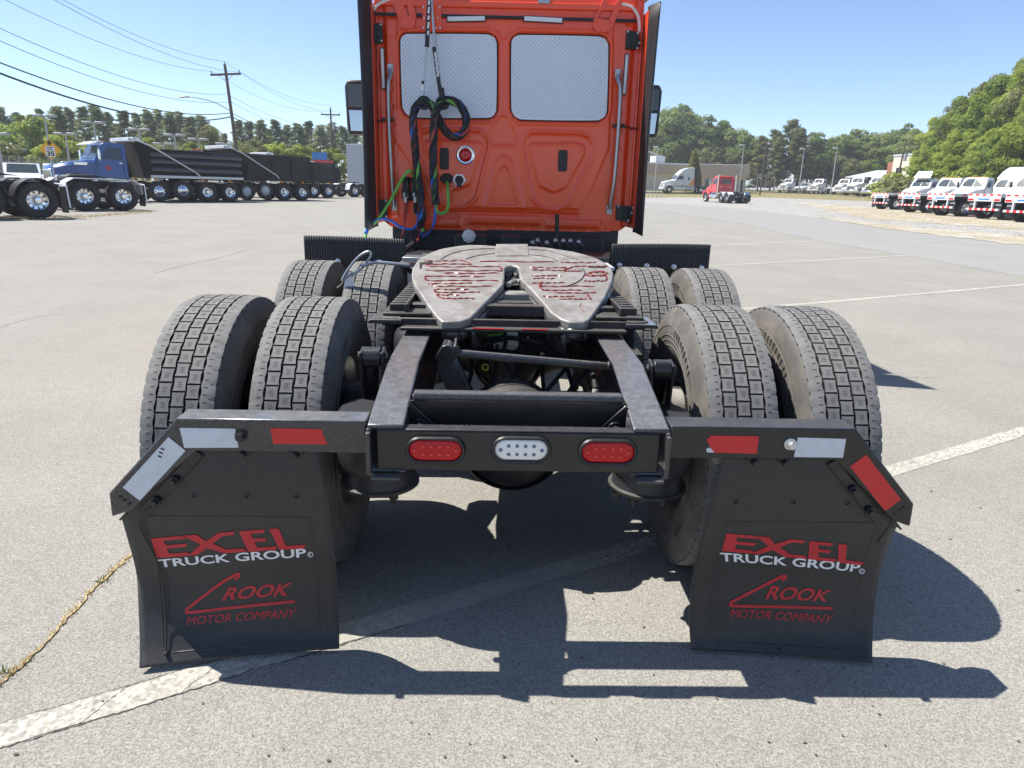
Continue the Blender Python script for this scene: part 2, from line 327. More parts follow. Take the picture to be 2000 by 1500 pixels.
def thing(name, label, cat, loc=(0, 0, 0), rz=0.0, group=None):
    o = bpy.data.objects.new(name, None); o.empty_display_size = 0.2; COL.objects.link(o); o.location = loc; o.rotation_euler = (0, 0, rz); return tag(o, label, cat, group)
def copy_tree(o, parent=None):
    c = o.copy(); COL.objects.link(c)
    if parent is not None: c.parent = parent
    for ch in o.children: copy_tree(ch, c)
    return c
def smoothpath(pts, n=8, closed=False):
    P = [Vector(p) for p in pts]; N = len(P); out = []
    for i in range(N if closed else N-1):
        if closed: a, b, c, d = P[i-1], P[i], P[(i+1) % N], P[(i+2) % N]
        else: a, b, c, d = P[max(i-1, 0)], P[i], P[i+1], P[min(i+2, N-1)]
        for k in range(n):
            t = k/n; out.append(0.5*((2*b)+(c-a)*t+(2*a-5*b+4*c-d)*t*t+(3*b-a-3*c+d)*t**3))
    if not closed: out.append(P[-1])
    return out
def fastmesh(name, V, F, mats, smooth=False):
    me = bpy.data.meshes.new(name); V = np.asarray(V, np.float32); F = np.asarray(F, np.int32); k = F.shape[1]
    me.vertices.add(len(V)); me.vertices.foreach_set('co', V.ravel()); me.loops.add(F.size); me.loops.foreach_set('vertex_index', F.ravel())
    me.polygons.add(len(F)); me.polygons.foreach_set('loop_start', np.arange(len(F), dtype=np.int32)*k)
    me.materials.append(M[mats]); me.update(calc_edges=True)
    if smooth: me.polygons.foreach_set('use_smooth', [True]*len(F))
    return me

# ------------------------------------------------------------------ ground
def grid_sheet(name, rows, m, kind='structure'):
    R = len(rows); K = len(rows[0]); V = [p for r in rows for p in r]
    F = [(i*K+j, i*K+j+1, (i+1)*K+j+1, (i+1)*K+j) for i in range(R-1) for j in range(K-1)]
    me = fastmesh(name, V, F, m, True)
    if me.polygons[0].normal.z < 0: me.flip_normals()
    o = link(name, me, kind=kind); return o
def polar(name, radii, off, m, a0=0, a1=2*pi, na=181):
    rows = []
    for r in radii: rows.append([(r*sin(a), r*cos(a), gz(r, 0)+off(r)) for a in np.linspace(a0, a1, na)])
    return grid_sheet(name, rows, m)
polar('ground', list(np.arange(0.01, 90, 1.5))+list(np.arange(90, 240, 10))+[300, 400, 600, 1000, 1600], lambda r: -0.01-0.0006*r, 'verge')
polar('parking_lot', list(np.arange(0.01, 68, 0.5)), lambda r: 0.0, 'asphalt', na=361)
def bsheet(name, xs, yin, yout, off, m, nd=16, jit=0.0):
    """sheet between two curves given as picture rows over bearings; each lies on the terrain"""
    rows = []
    for x in xs:
        a = gpx(x, yin(x)) if not isinstance(yin(x), tuple) else at(x, yin(x)[0]); b = gpx(x, yout(x)) if not isinstance(yout(x), tuple) else at(x, yout(x)[0])
        ja, jb = (rng.uniform(-jit, jit), rng.uniform(-jit, jit)); row = []
        for k in range(nd+1):
            t = k/nd; p = a.lerp(b, t); q = p + (b-a).normalized()*(ja*(1-t)+jb*t); d = math.hypot(q.x, q.y); row.append((q.x, q.y, gz(q.x, q.y)+off+0.00008*d))
        rows.append(row)
    return grid_sheet(name, rows, m)
ip = lambda X, Y: (lambda x: float(np.interp(x, X, Y)))
road_in = ip([1180, 1300, 1467, 1593, 1778, 2000, 2150, 2400], [397, 413, 440, 470, 501, 541, 570, 620])
road_out = ip([1180, 1280, 1400, 1560, 1741, 2000, 2150, 2400], [389, 396, 404, 421, 447, 478, 496, 530])
XS = np.linspace(1150, 2400, 90)
bsheet('road', XS, road_in, road_out, 0.0022, 'dark_asphalt', 50)
bsheet('gravel_yard', XS, road_out, lambda x: (float(np.interp(x, [1150, 1500, 1750, 2000, 2400], [88, 105, 100, 72, 60])),), 0.003, 'gravel', 90)
bsheet('dry_grass_strip', np.linspace(1590, 2400, 70), ip([1590, 1741, 2000, 2400], [424, 449, 480, 532]), ip([1590, 1741, 2000, 2400], [423, 440, 463, 500]), 0.012, 'dry_turf', 8, 0.35)
bsheet('dry_grass_patch', np.linspace(1560, 2400, 70), ip([1560, 1700, 2000, 2400], [397, 428, 449, 480]), ip([1560, 1700, 2000, 2400], [395, 405, 412, 430]), 0.012, 'dry_turf', 30, 0.5)
bsheet('dry_grass_bank', np.linspace(1240, 1800, 40), ip([1240, 1370, 1520, 1800], [376, 377, 374.5, 372]), lambda x: (150.0,), 0.06, 'verge', 40)
# painted lines
def paint(name, a, b, w, off=0.0016, n=40):
    a = Vector(a[:2]); b = Vector(b[:2]); d = (b-a); L = d.length; d.normalize(); nn = Vector((-d.y, d.x)); rows = []
    for i in range(n+1):
        p = a+d*L*i/n; row = []
        for k in range(5):
            e = (k/4-0.5)*w + (rng.normal(0, 0.0035) if k in (0, 4) else 0); q = p+nn*e; row.append((q.x, q.y, gz(q.x, q.y)+off+0.00012*q.length))
        rows.append(row)
    return grid_sheet(name, rows, 'line_paint')
def wpx(x, y): p = gpx(x, y); return (p.x, p.y)
LA, LB = Vector(wpx(0, 1437)), Vector(wpx(2000, 842)); ld = (LB-LA).normalized()
paint('painted_line', LA-ld*2.0, LB+ld*5.5, 0.105, n=220)
for (p, q, w) in (((1590, 592), (2000, 556), .10), ((1400, 519), (1770, 499), .10), ((1390, 480), (1590, 471), .10), ((1280, 462), (1500, 452), .10)):
    a, b = Vector(wpx(*p)), Vector(wpx(*q)); d = (b-a).normalized(); paint('painted_line', a-d*(1.5 if p[1] > 500 else 0.5), b+(d*3 if q[0] == 2000 else d*0), w, n=60)

def crack(name, pts, w, m='crack_dark', jit=.006, off=.0022):
    P = smoothpath([(x, y, 0) for x, y in pts], 14); rows = []
    for i, p in enumerate(P):
        d = (P[min(i+1, len(P)-1)]-P[max(i-1, 0)]).normalized(); n_ = Vector((-d.y, d.x, 0)); e = rng.normal(0, jit); ww = w*rng.uniform(.35, 1.3)
        rows.append([(q.x, q.y, gz(q.x, q.y)+off) for q in (p+n_*(e-ww/2), p+n_*(e+ww/2))])
    return grid_sheet(name, rows, m)
nl_ = Vector((-ld.y, ld.x))
def along(t0, t1, e, k=10): return [tuple(LA+ld*(t0+(t1-t0)*i/k)+nl_*(e+rng.normal(0, .002))) for i in range(k+1)]
crack('pavement_crack', along(-.6, 1.15, -.053), .0045, jit=.002)
crack('pavement_crack', along(-.2, .75, .055), .003, jit=.002)
for t_ in (.18, .44, .62): crack('pavement_crack', [tuple(LA+ld*(t_+.03*k+rng.normal(0, .008))+nl_*(-.053+.027*k)) for k in range(5)], .003, jit=.001)
for q in (((300, 535), (360, 518), (430, 503), (490, 486)), ((0, 640), (60, 622), (140, 610)), ((1740, 545), (1800, 550), (1870, 556)), ((1690, 740), (1760, 738), (1840, 738)), ((1740, 668), (1770, 668))):
    crack('pavement_crack', [wpx(*x) for x in q], .012 if q[0][1] < 600 else .006, jit=.008, off=.003)
# ================================================================== the orange tractor
TR = thing('semi_tractor', 'orange day cab semi tractor seen from behind, with bare fifth wheel and twin rear axles', 'truck', (0, 0, 0))
R_T = 0.515
# ---- tyre and wheel, axis X, centre at origin, +X is the outer side
def tyre_body():
    half = [(-.098, .286), (-.118, .300), (-.136, .345), (-.1425, .400), (-.1385, .445), (-.1365, .449), (-.128, .476), (-.1185, .493), (-.113, .500)]
    prof = half+[(-.06, .502), (0, .5025), (.06, .502)]+[(-a, r) for a, r in reversed(half)]
    b = MB(); b.lathe(prof, n=96)
    for r in (.352, .372, .392, .43):                      # raised rings on both sidewalls
        for s in (-1, 1):
            x = float(np.interp(r, [.30, .345, .40, .445, .476], [.118, .136, .1425, .1385, .128])); b.lathe([(s*(x-.002), r-.0035), (s*(x+.0022), r-.001), (s*(x+.0022), r+.001), (s*(x-.002), r+.0035)], n=96)
    # raised sidewall lettering bars
    for s in (-1, 1):
        for a0 in (0.5, 2.6, 4.7):
            for k in range(9):
                a = a0+k*0.075; x = s*.1415
                u = Vector((0, cos(a), sin(a))); t = Vector((0, -sin(a), cos(a)))
                c = Vector((x, 0, 0))+u*.412; h = .013 if k % 3 else .016
                b.box(c, (.006, .016+.004*(k % 2), h*2), Matrix((Vector((1, 0, 0)), t, u)).transposed())
    return b.mesh('tyre', 'tyre_side', 50)
def tread_mesh():
    b = MB(); N = 64; da = 2*pi/N
    def P(x, a, r): return (x, r*cos(a), r*sin(a))
    for row, (xc, ph) in enumerate(((-.0455, 0.0), (0.0, .5), (.0455, .12))):
        for i in range(N):
            a0 = (i+ph)*da; L = da-.0062/R_T; hw = .0211; wn = .0183
            out = [(-hw, 0), (-hw*.93, .12), (-wn, .34), (-wn, .66), (-hw*.93, .88), (-hw, 1), (hw*.15, 1.0), (hw, 1), (hw*.93, .88), (wn, .66), (wn, .34), (hw*.93, .12), (hw, 0), (hw*.15, 0)]
            jx = rng.normal(0, .0004); rr = R_T-abs(rng.normal(0, .0008))
            top = [P(xc+x+jx, a0+t*L, rr) for x, t in out]; bot = [P(xc+x*1.1+jx, a0+(t*1.04-.02)*L, R_T-.0145) for x, t in out]; n = len(out)
            b.add(top+bot, [tuple(range(n))], 0); o = len(b.v)-2*n
            for k in range(n): q = (k+1) % n; b.f.append((o+q, o+k, o+n+k, o+n+q)); b.m.append(1)
            for tt in (.33, .5, .67):                       # sipes: thin cuts lying on the block
                w_ = .0075; y = a0+tt*L; e = .0007/R_T; b.add([P(xc-w_, y-e, rr+.0006), P(xc+w_, y-e, rr+.0006), P(xc+w_, y+e, rr+.0006), P(xc-w_, y+e, rr+.0006)], [(0, 1, 2, 3)], 1)
    NS = N*6
    for s in (-1, 1):                                       # shoulder ribs
        V = []; 
        for i in range(NS):
            a = 2*pi*i/NS; ph = (i % 6); inn = s*(.0700+(.0032 if ph in (2, 3) else (0 if ph in (0, 5) else .0016))); o_ = s*(.1150-(.0028 if ph == 0 else 0)+(0.0005 if i % 2 else 0))
            rr = R_T-.001; V += [P(inn, a, R_T-.0145), P(inn, a, rr), P(s*.093, a, rr), P(o_, a, rr-.0055-(.003 if ph == 0 else 0)), P(o_-s*.0006, a, .496 if ph else .490), P(s*.112, a, .478)]
        F = []; mm = []
        for i in range(NS):
            j = (i+1) % NS
            for k in range(5):
                F.append((i*6+k, i*6+k+1, j*6+k+1, j*6+k)); dark = (k == 0) or (k == 3 and i % 6 in (0, 5)); mm.append(1 if dark else (0 if k < 4 else 2))
        o = len(b.v); b.v += V; b.f += [tuple(q+o for q in f) for f in F]; b.m += mm
        for i in range(N*2):
            a = (i+.5)*pi/N; e = .0013/R_T; x0, x1 = s*.079, s*.092; z = R_T-.0004; b.add([P(x0, a-e, z), P(x1, a-e, z), P(x1, a+e, z), P(x0, a+e, z)], [(0, 1, 2, 3)], 1)
    return b.mesh('tread', ['tread_top', 'tread_groove', 'tyre_side'], 30)
def rim_mesh():
    b = MB(); b.lathe([(-.112, .300), (-.116, .288), (-.105, .283), (-.07, .262), (-.02, .258), (.03, .262), (.055, .268), (.075, .285), (.112, .300)], n=48)
    b.lathe([(.055, .268), (.050, .25), (.052, .19), (.060, .165), (.064, .14), (.064, .001)], n=48)
    b.lathe([(.047, .268), (.042, .25), (.044, .19), (.050, .165), (.050, .001)], n=48)
    b.k = 1
    for i in range(10):
        a = 2*pi*i/10; c = Vector((0, .218*cos(a), .218*sin(a))); b.cyl(c+Vector((.030, 0, 0)), c+Vector((.0585, 0, 0)), .027, n=14)
        a += .31; c = Vector((0, .143*cos(a), .143*sin(a))); b.k = 0; b.cyl(c+Vector((.03, 0, 0)), c+Vector((.095, 0, 0)), .016, n=6); b.k = 1
    return b.mesh('rim', ['steel', 'black_plastic'], 40)
ME_TY, ME_TR, ME_RIM = tyre_body(), tread_mesh(), rim_mesh()
WH = []
for ax in (0.0, 1.32):
    for s in (-1, 1):
        for k, xc in enumerate((.75, 1.093)):
            w = link('wheel', ME_RIM, TR); w.location = (s*xc, ax, R_T); w.rotation_euler = (rng.uniform(0, 6.28), 0, (0 if s > 0 else pi)+(pi if k == 0 else 0))
            link('tyre', ME_TY, w); link('tread', ME_TR, w)
# ---- frame rails (C channels), tapering down to the light bar
st = [onX(802, 629, -.432), onX(758, 702, -.432), onX(724, 826, -.418)]
ys = [6.0, 1.2]+[p.y for p in st[:2]]+[-.745]; zs = [.965, .955]+[p.z for p in st[:2]]+[.790]; hb = [.27, .27, .27, .24, .145]
XO, XI = .432, .326
for s in (-1, 1):
    b = MB(); n = len(ys); V = []
    for y, z, h in zip(ys, zs, hb):
        t = .012; V += [(s*XO, y, z), (s*XI, y, z), (s*XI, y, z-t), (s*(XO-t), y, z-t), (s*(XO-t), y, z-h+t), (s*XI, y, z-h+t), (s*XI, y, z-h), (s*XO, y, z-h)]
    F = []
    for i in range(n-1):
        for k in range(8): q = (k+1) % 8; F.append((i*8+k, i*8+q, (i+1)*8+q, (i+1)*8+k))
    F += [tuple(range(8)), tuple(reversed(range((n-1)*8, n*8)))]
    b.add(V, F); b.build('frame_rail', 'worn_black', TR, .006)
    # end plate wrapped round the light bar
    b = MB(); b.tube(smoothpath([(s*.425, -.752, .782), (s*.428, -.755, .76), (s*.428, -.757, .68), (s*.42, -.757, .645), (s*.40, -.757, .637), (s*.34, -.757, .636)], 5), .007, 8)
    b.bb(s*.431, s*.419, -.775, -.74, .65, .775); b.bb(s*.34, s*.42, -.775, -.70, .634, .643); b.build('rail_end', 'worn_black', TR, .002)
# ---- light bar plate with three oval lamps
b = MB(); b.bb(-.405, .405, -.745, -.733, .655, .7745); b.bb(-.405, .405, -.745, -.70, .7735, .7795); b.build('light_bar', 'black_paint', TR, .003)
def oval(hx, hz, n=20):
    r = hz; P = []
    for i in range(n): t = -pi/2+pi*i/(n-1); P.append((hx-r+r*cos(t), r*sin(t)))
    return P+[(-x, -z) for x, z in P]
for i, (px, py, lens) in enumerate(((851, 878, 'red_lens'), (1018, 877, 'clear_lens'), (1187, 882, 'red_lens'))):
    c = onY(px, py, -.745); O = oval(.086, .041); I = oval(.0765, .0315)
    b = MB(); n = len(O)
    lay = [(O, -.0002), (O, -.008), ([(x*.96, z*.92) for x, z in O], -.013), (I, -.011), (I, -.003)]
    V = []
    for L, dy in lay: V += [(c.x+x, -.745+dy, c.z+z) for x, z in L]
    b.add(V, [(a*n+k, a*n+(k+1) % n, (a+1)*n+(k+1) % n, (a+1)*n+k) for a in range(4) for k in range(n)])
    g = b.build('tail_lamp' if lens != 'clear_lens' else 'reversing_lamp', 'black_plastic', TR, label='oval red LED lamp in a rubber ring' if i == 0 else ('clear oval reversing lamp with blue LED dots' if i == 1 else 'oval red LED lamp with visible diodes'))
    b = MB(); V = []
    for f, dy in ((1.0, -.004), (.97, -.0075), (.80, -.010), (.4, -.011)): V += [(c.x+x*f, -.745+dy, c.z+z*f) for x, z in I]
    b.add(V, [(a*n+k, a*n+(k+1) % n, (a+1)*n+(k+1) % n, (a+1)*n+k) for a in range(3) for k in range(n)]+[tuple(range(3*n, 4*n))]); b.build('lens', lens, g, smooth=60)
    b = MB()
    pts = [(-.036, .0125), (-.012, .0125), (.012, .0125), (.036, .0125), (-.036, -.0125), (-.012, -.0125), (.012, -.0125), (.036, -.0125), (-.059, 0), (.059, 0)]
    for x, z in pts:
        p = Vector((c.x+x, -.745, c.z+z)); r = .0065 if i == 1 else .0078
        b.lathe([(-.0102, r), (-.0118, r*.8), (-.0120, r*.35), (-.0115, .0005)], p, 'Y', 12, mi=0); b.lathe([(-.0121, r*.42), (-.0123, .0004)], p, 'Y', 8, mi=1)
    b.build('led', ['led_chip', 'black_plastic'] if i == 1 else [['red_lens', 'red_lens_bright'], 0, ['red_lens', 'red_lens_bright']][i], g, smooth=60, kind='stuff')
# ---- rear cross member, gussets
ZC = onY(1018, 775, -.60).z
b = MB(); b.prism([(-.60, ZC), (-.54, ZC), (-.515, ZC-.015), (-.515, ZC-.22), (-.525, ZC-.22), (-.525, ZC-.025), (-.545, ZC-.012), (-.60, ZC-.012)], 'X', -.32, .32)
b.tube([(-.315, -.60, ZC-.004), (.315, -.60, ZC-.004)], .017, 12); b.build('cross_member', 'worn_black', TR, .003)
b = MB(); b.bb(-.33, .33, -.612, -.60, .64, ZC-.015); b.build('cross_plate', 'black_paint', TR)
for s in (-1, 1):
    b = MB(); b.prism([(s*.325, ZC-.01), (s*.245, ZC-.09), (s*.325, ZC-.17)], 'Y', -.632, -.62); b.cyl((s*.295, -.655, ZC-.09), (s*.295, -.60, ZC-.09), .016, n=6); b.cyl((s*.295, -.638, ZC-.09), (s*.295, -.632, ZC-.09), .026, n=16); b.build('gusset', 'black_paint', TR, .002)
b = MB()
for x in (-.25, -.23, -.17, -.155, -.14, .13, .145, .16): b.cyl((x, -.6145, ZC-.09), (x, -.611, ZC-.09), .0032, n=8)
b.build('rivet', 'zinc', TR, kind='stuff')
for i in range(3):
    pass
# ---- mudflap brackets, tapes, flaps
def txt_mesh(s_, bold=0.0, shear=0.0):
    cu = bpy.data.curves.new('t', 'FONT'); cu.body = s_; cu.offset = bold; cu.shear = shear; cu.align_x = 'CENTER'; cu.resolution_u = 3
    o = bpy.data.objects.new('t', cu); COL.objects.link(o); dg = bpy.context.evaluated_depsgraph_get(); me = bpy.data.meshes.new_from_object(o.evaluated_get(dg))
    bm = bmesh.new(); bm.from_mesh(me); bmesh.ops.triangulate(bm, faces=bm.faces)
    V = [tuple(v.co) for v in bm.verts]; F = [tuple(v.index for v in f.verts) for f in bm.faces]; bm.free(); bpy.data.objects.remove(o); bpy.data.curves.remove(cu)
    xs = [v[0] for v in V]; ys_ = [v[1] for v in V]; x0, x1, y0, y1 = min(xs), max(xs), min(ys_), max(ys_)
    return [((x-x0)/(x1-x0), (y-y0)/(y1-y0)) for x, y, z in V], F
TXT = {k: txt_mesh(k, *a) for k, a in {'TRUCK GROUP': (.022, 0.0), 'MOTOR COMPANY': (0.0, 0), 'ROOK': (.022, 0), 'R': (0, 0)}.items()}
for s in (-1, 1):
    T = lambda px, py, Y=-.741: onY(px, py, Y)
    if s < 0: cor, out_t, out_b, inn = T(345, 818), T(216, 962), T(222, 1008), (-.434, .803)
    else: cor, out_t, out_b, inn = T(1672, 838), T(1787, 985), T(1784, 1030), (.434, .803)
    H = .098; cx, cz = abs(cor.x), .800; ox, oz = 1.182, .567
    dv = Vector((ox-cx, oz-cz)).normalized(); nv = Vector((dv.y, -dv.x))     # inward/down normal
    ib = cx-(H)*math.tan((pi/2-abs(math.atan2(dv.y, dv.x)))*0.0+abs(math.atan2(dv.y, dv.x))/2)
    poly = [(.434, cz), (cx, cz), (ox, oz), (ox+.002, oz-.075), (ox-.055, oz-.055), (ib, cz-H), (.434, cz-H)]
    poly = [(s*x, z) for x, z in poly]
    b = MB(); b.prism(poly, 'Y', -.742, -.652)
    br = b.build('flap_bracket', 'black_paint' if s > 0 else 'worn_black', TR, .005)
    def bp(u, w, y=-.7435):      # along the sloping arm: u from corner, w across
        q = Vector((cx, cz))+dv*u+nv*w; return Vector((s*q.x, y, q.y))
    # tapes
    def tape(name, P, m, lab=None):
        b = MB(); b.slab(P, (0, -1, 0), .0012); return b.build(name, m, br, label=lab)
    yz = -.7438
    if s < 0:
        tape('reflective_tape', [(-.957, yz, .772), (-.802, yz, .772), (-.797, yz, .715), (-.950, yz, .712)], 'white_tape', 'white reflective strip on the level arm')
        tape('reflective_tape', [(-.703, yz, .775), (-.560, yz, .775), (-.5535, yz, .752), (-.545, yz, .729), (-.698, yz, .728)], 'red_tape', 'red reflective strip on the level arm')
        tape('reflective_tape', [bp(.06, .018, yz), bp(.275, .018, yz), bp(.275, .078, yz), bp(.06, .078, yz)], 'white_tape', 'white reflective strip on the sloping arm')
        b = MB(); c0 = bp(.115, .035, -.7452)
        for k in range(3): q = bp(.10+.012*k, .028+.004*k, -.7453); b.box(q, (.011, .0006, .004), Matrix.Rotation(.5, 3, 'Y'))
        b.build('scuff', 'black_plastic', br, kind='stuff')
    else:
        tape('reflective_tape', [(.552, yz, .774), (.690, yz, .774), (.690, yz, .720), (.566, yz, .722), (.556, yz, .733), (.540, yz, .761)], 'red_tape', 'red reflective strip with a torn end')
        tape('reflective_tape', [(.803, yz, .772), (.944, yz, .770), (.944, yz, .712), (.800, yz, .712)], 'white_tape', 'white reflective strip on the level arm')
        tape('reflective_tape', [bp(.085, .022, yz), bp(.275, .022, yz), bp(.275, .078, yz), bp(.085, .078, yz)], 'red_tape', 'red reflective strip on the sloping arm')
        b = MB(); b.slab([(.541, yz, .733), (.552, yz, .737), (.566, yz, .722), (.545, yz, .722)], (0, -1, 0), .001); b.build('torn_backing', 'white_tape', br)
    b = MB()
    for x in ((.786,) if s < 0 else (.783,)): b.cyl((s*x, -.765, .752), (s*x, -.742, .752), .0125, n=6); b.cyl((s*x, -.747, .752), (s*x, -.7425, .752), .018, n=14)
    b.build('bolt', 'zinc' if s > 0 else 'black_plastic', br, .001)
    b = MB(); 
    for w in (.03, .045, .062): q = bp(.305, w, -.743); b.cyl(q, q+Vector((0, -.001, 0)), .0055, n=10)
    b.build('drain_hole', 'sign_black', br, kind='stuff')
    # flap: curved sheet, cut corner at the top outside
    vz = np.array([.703, .62, .52, .40, .27, .15, .07, .018])
    if s < 0: yi = [-.720, -.722, -.716, -.695, -.665, -.660, -.672, -.700]; yo = [-.720, -.728, -.722, -.700, -.682, -.708, -.752, -.800]
    else: yi = [-.720, -.722, -.712, -.690, -.660, -.655, -.665, -.690]; yo = [-.720, -.724, -.710, -.680, -.662, -.678, -.71, -.750]
    xo_ = [1.170, 1.170, 1.170, 1.169, 1.168, 1.163, 1.155, 1.143]; xi_ = [.583, .57, .558, .556, .558, .56, .557, .553]
    if s < 0: xo_[-2:] = [1.148, 1.132]
    if s > 0: xi_ = [.60, .592, .58, .572, .57, .573, .577, .580]
    vv = np.linspace(0, 1, 8)
    def cr(arr, v):
        f = min(max(v, 0), 1)*7; i = min(int(f), 6); t = f-i; a = arr; p0, p1, p2, p3 = a[max(i-1, 0)], a[i], a[i+1], a[min(i+2, 7)]
        return 0.5*(2*p1+(p2-p0)*t+(2*p0-5*p1+4*p2-p3)*t*t+(3*p1-p0-3*p2+p3)*t**3)
    def S(u, v):                 # u 0 inner .. 1 outer, v 0 top .. 1 bottom
        x = cr(xi_, v)*(1-u)+cr(xo_, v)*u; z = cr(list(vz), v); y = cr(yi, v)*(1-u)+cr(yo, v)*u+.010*sin(pi*u)*v
        return Vector((s*x, y, z))
    NU, NV = 30, 40
    def zmax(x): return 9 if x < ib+.035 else .703-(x-(ib+.035))*abs(dv.y/dv.x)
    V = []; 
    for j in range(NV+1):
        for i in range(NU+1):
            u, v = i/NU, j/NV; p = S(u, v); zm = zmax(abs(p.x))
            if p.z > zm: p = Vector((p.x, p.y, zm))
            V.append(p)
    F = [(j*(NU+1)+i, j*(NU+1)+i+1, (j+1)*(NU+1)+i+1, (j+1)*(NU+1)+i) for j in range(NV) for i in range(NU)]
    b = MB(); b.add(V, F); fl = b.build('mudflap', 'flap_rubber', TR, smooth=80)
    sol = fl.modifiers.new('thick', 'SOLIDIFY'); sol.thickness = .006; sol.offset = 0
    fl['label'] = 'black printed mudflap, '+('lower corner in the sun' if s < 0 else 'wholly in shade')
    def N_(u, v):
        a = S(u+.01, v)-S(u-.01, v); c = S(u, v+.01)-S(u, v-.01); n = a.cross(c).normalized(); return n if n.y < 0 else -n
    off0 = .0048
    def W(U, Vv, o=off0):         # U,V in flap coordinates as seen in the picture: U left..right
        u = (1-U) if s < 0 else U; return S(u, Vv)+N_(u, Vv)*o
    def pj(P): d = np.array(P)-CAM; z = d @ FW; return np.array((1000+FPX*(d @ RT)/z, 750-FPX*(d @ UP)/z))
    def inv(px, py):             # flap coordinates of a spot measured in the picture
        u, v = .5, .5
        for _ in range(14):
            e = np.array((px, py))-pj(S(u, v)); a = (pj(S(u+.01, v))-pj(S(u-.01, v)))/.02; c = (pj(S(u, v+.01))-pj(S(u, v-.01)))/.02
            D = a[0]*c[1]-a[1]*c[0]; u += .8*(e[0]*c[1]-e[1]*c[0])/D; v += .8*(a[0]*e[1]-a[1]*e[0])/D; u = min(max(u, -.1), 1.1); v = min(max(v, 0), 1)
        return np.array((u, v))
    def SP(u, v, o=off0): return S(u, v)+N_(u, v)*o
    def put(name, polys, m, quad, tri=None):
        TL, TR_, BL, BR = [inv(*q) for q in quad]; b = MB()
        def f(x, y): q = (TL*(1-x)+TR_*x)*y+(BL*(1-x)+BR*x)*(1-y); return SP(*q)
        if tri: b.add([f(x, y) for x, y in polys], tri)
        else:
            for pl in polys:
                bm = bmesh.new(); fc = bm.faces.new([bm.verts.new((x, y, 0)) for x, y in pl]); bmesh.ops.triangulate(bm, faces=[fc]); bm.verts.index_update()
                b.add([f(v.co.x, v.co.y) for v in bm.verts], [tuple(v.index for v in q.verts) for q in bm.faces]); bm.free()
        return b.build(name, m, fl, smooth=0)
    E1 = [(0, 1), (.205, 1), (.235, .84), (.075, .84), (.085, .60), (.225, .60), (.213, .44), (.082, .44), (.088, .17), (.205, .17), (.232, 0), (0, 0)]
    X1 = [(.215, 1), (.305, 1), (.352, .64), (.455, 1), (.565, 1), (.545, .84), (.475, .84), (.392, .50), (.47, .17), (.575, .17), (.60, 0), (.445, 0), (.345, .30), (.262, 0), (.205, 0), (.31, .50)]
    E2 = [(.590, 1), (.765, 1), (.750, .84), (.660, .84), (.666, .60), (.752, .60), (.745, .44), (.668, .44), (.672, .17), (.805, .17), (.79, 0), (.605, 0)]
    L1 = [(.795, 1), (.858, 1), (.865, .17), (1.0, .17), (.975, 0), (.815, 0)]
    if s < 0:
        QE = ((296, 1050), (586, 1027), (308, 1088), (601, 1069)); QT = ((309, 1091), (598, 1069), (313, 1107), (599, 1086)); QM = ((369, 1204), (580, 1188), (365, 1221), (574, 1205)); QR = ((448, 1146), (574, 1136), (434, 1172), (562, 1162)); RM = (607, 1081)
        CK = ((459, 1130), (467, 1124), (466, 1119), (455, 1124), (428, 1141), (372, 1184), (366, 1192), (374, 1195), (470, 1184), (577, 1173))
    else:
        QE = ((1418, 1040), (1692, 1066), (1409, 1074), (1687, 1103)); QT = ((1405, 1077), (1681, 1099), (1407, 1094), (1676, 1116)); QM = ((1429, 1188), (1627, 1201), (1425, 1204), (1619, 1217)); QR = ((1506, 1142), (1627, 1151), (1493, 1169), (1613, 1174)); RM = (1682, 1114)
        CK = ((1526, 1132), (1533, 1127), (1531, 1123), (1520, 1127), (1493, 1141), (1433, 1172), (1427, 1178), (1435, 1182), (1530, 1184), (1625, 1187))
    put('red_lettering', [E1, X1, E2, L1], 'red_print', QE)
    V2, F2 = TXT['TRUCK GROUP']; put('white_lettering', V2, 'white_print', QT, F2)
    V2, F2 = TXT['MOTOR COMPANY']; put('red_small_lettering', V2, 'red_print', QM, F2)
    V2, F2 = TXT['ROOK']; put('red_word', V2, 'red_print', QR, F2)
    b = MB(); ring = [SP(*inv(RM[0]+r*cos(t), RM[1]+r*.95*sin(t))) for r in (5.6, 4.2) for t in np.linspace(0, 2*pi, 17)[:-1]]; b.add(ring, [(i, (i+1) % 16, 16+(i+1) % 16, 16+i) for i in range(16)])
    V2, F2 = TXT['R']; b.add([SP(*inv(RM[0]-2+4*x, RM[1]+2.6-5.2*y)) for x, y in V2], F2); b.build('registered_mark', 'white_print', fl, smooth=0)
    pp = smoothpath([(x, y, 0) for x, y in CK], 5); Vp = []; wd = 2.7
    for i, p in enumerate(pp):
        d = (pp[min(i+1, len(pp)-1)]-pp[max(i-1, 0)]).normalized(); Vp += [SP(*inv(p.x-d.y*wd, p.y+d.x*wd)), SP(*inv(p.x+d.y*wd, p.y-d.x*wd))]
    b = MB(); b.add(Vp, [(2*i, 2*i+1, 2*i+3, 2*i+2) for i in range(len(pp)-1)]); b.build('red_crook', 'red_print', fl, smooth=0)
    # embossed border line, clamp bar, bolts, hanging wire
    bd = [(.11, .33), (.90, .33), (.90, .89), (.87, .92), (.14, .92), (.11, .89)]
    pts = []
    for i in range(len(bd)):
        a, c = bd[i], bd[(i+1) % len(bd)]; m = 14
        pts += [W(a[0]+(c[0]-a[0])*t/m, a[1]+(c[1]-a[1])*t/m, .0025) for t in range(m)]
    b = MB(); b.tube(pts, .0022, 6, closed=True); b.build('embossed_edge', 'flap_rubber', fl)
    b = MB()
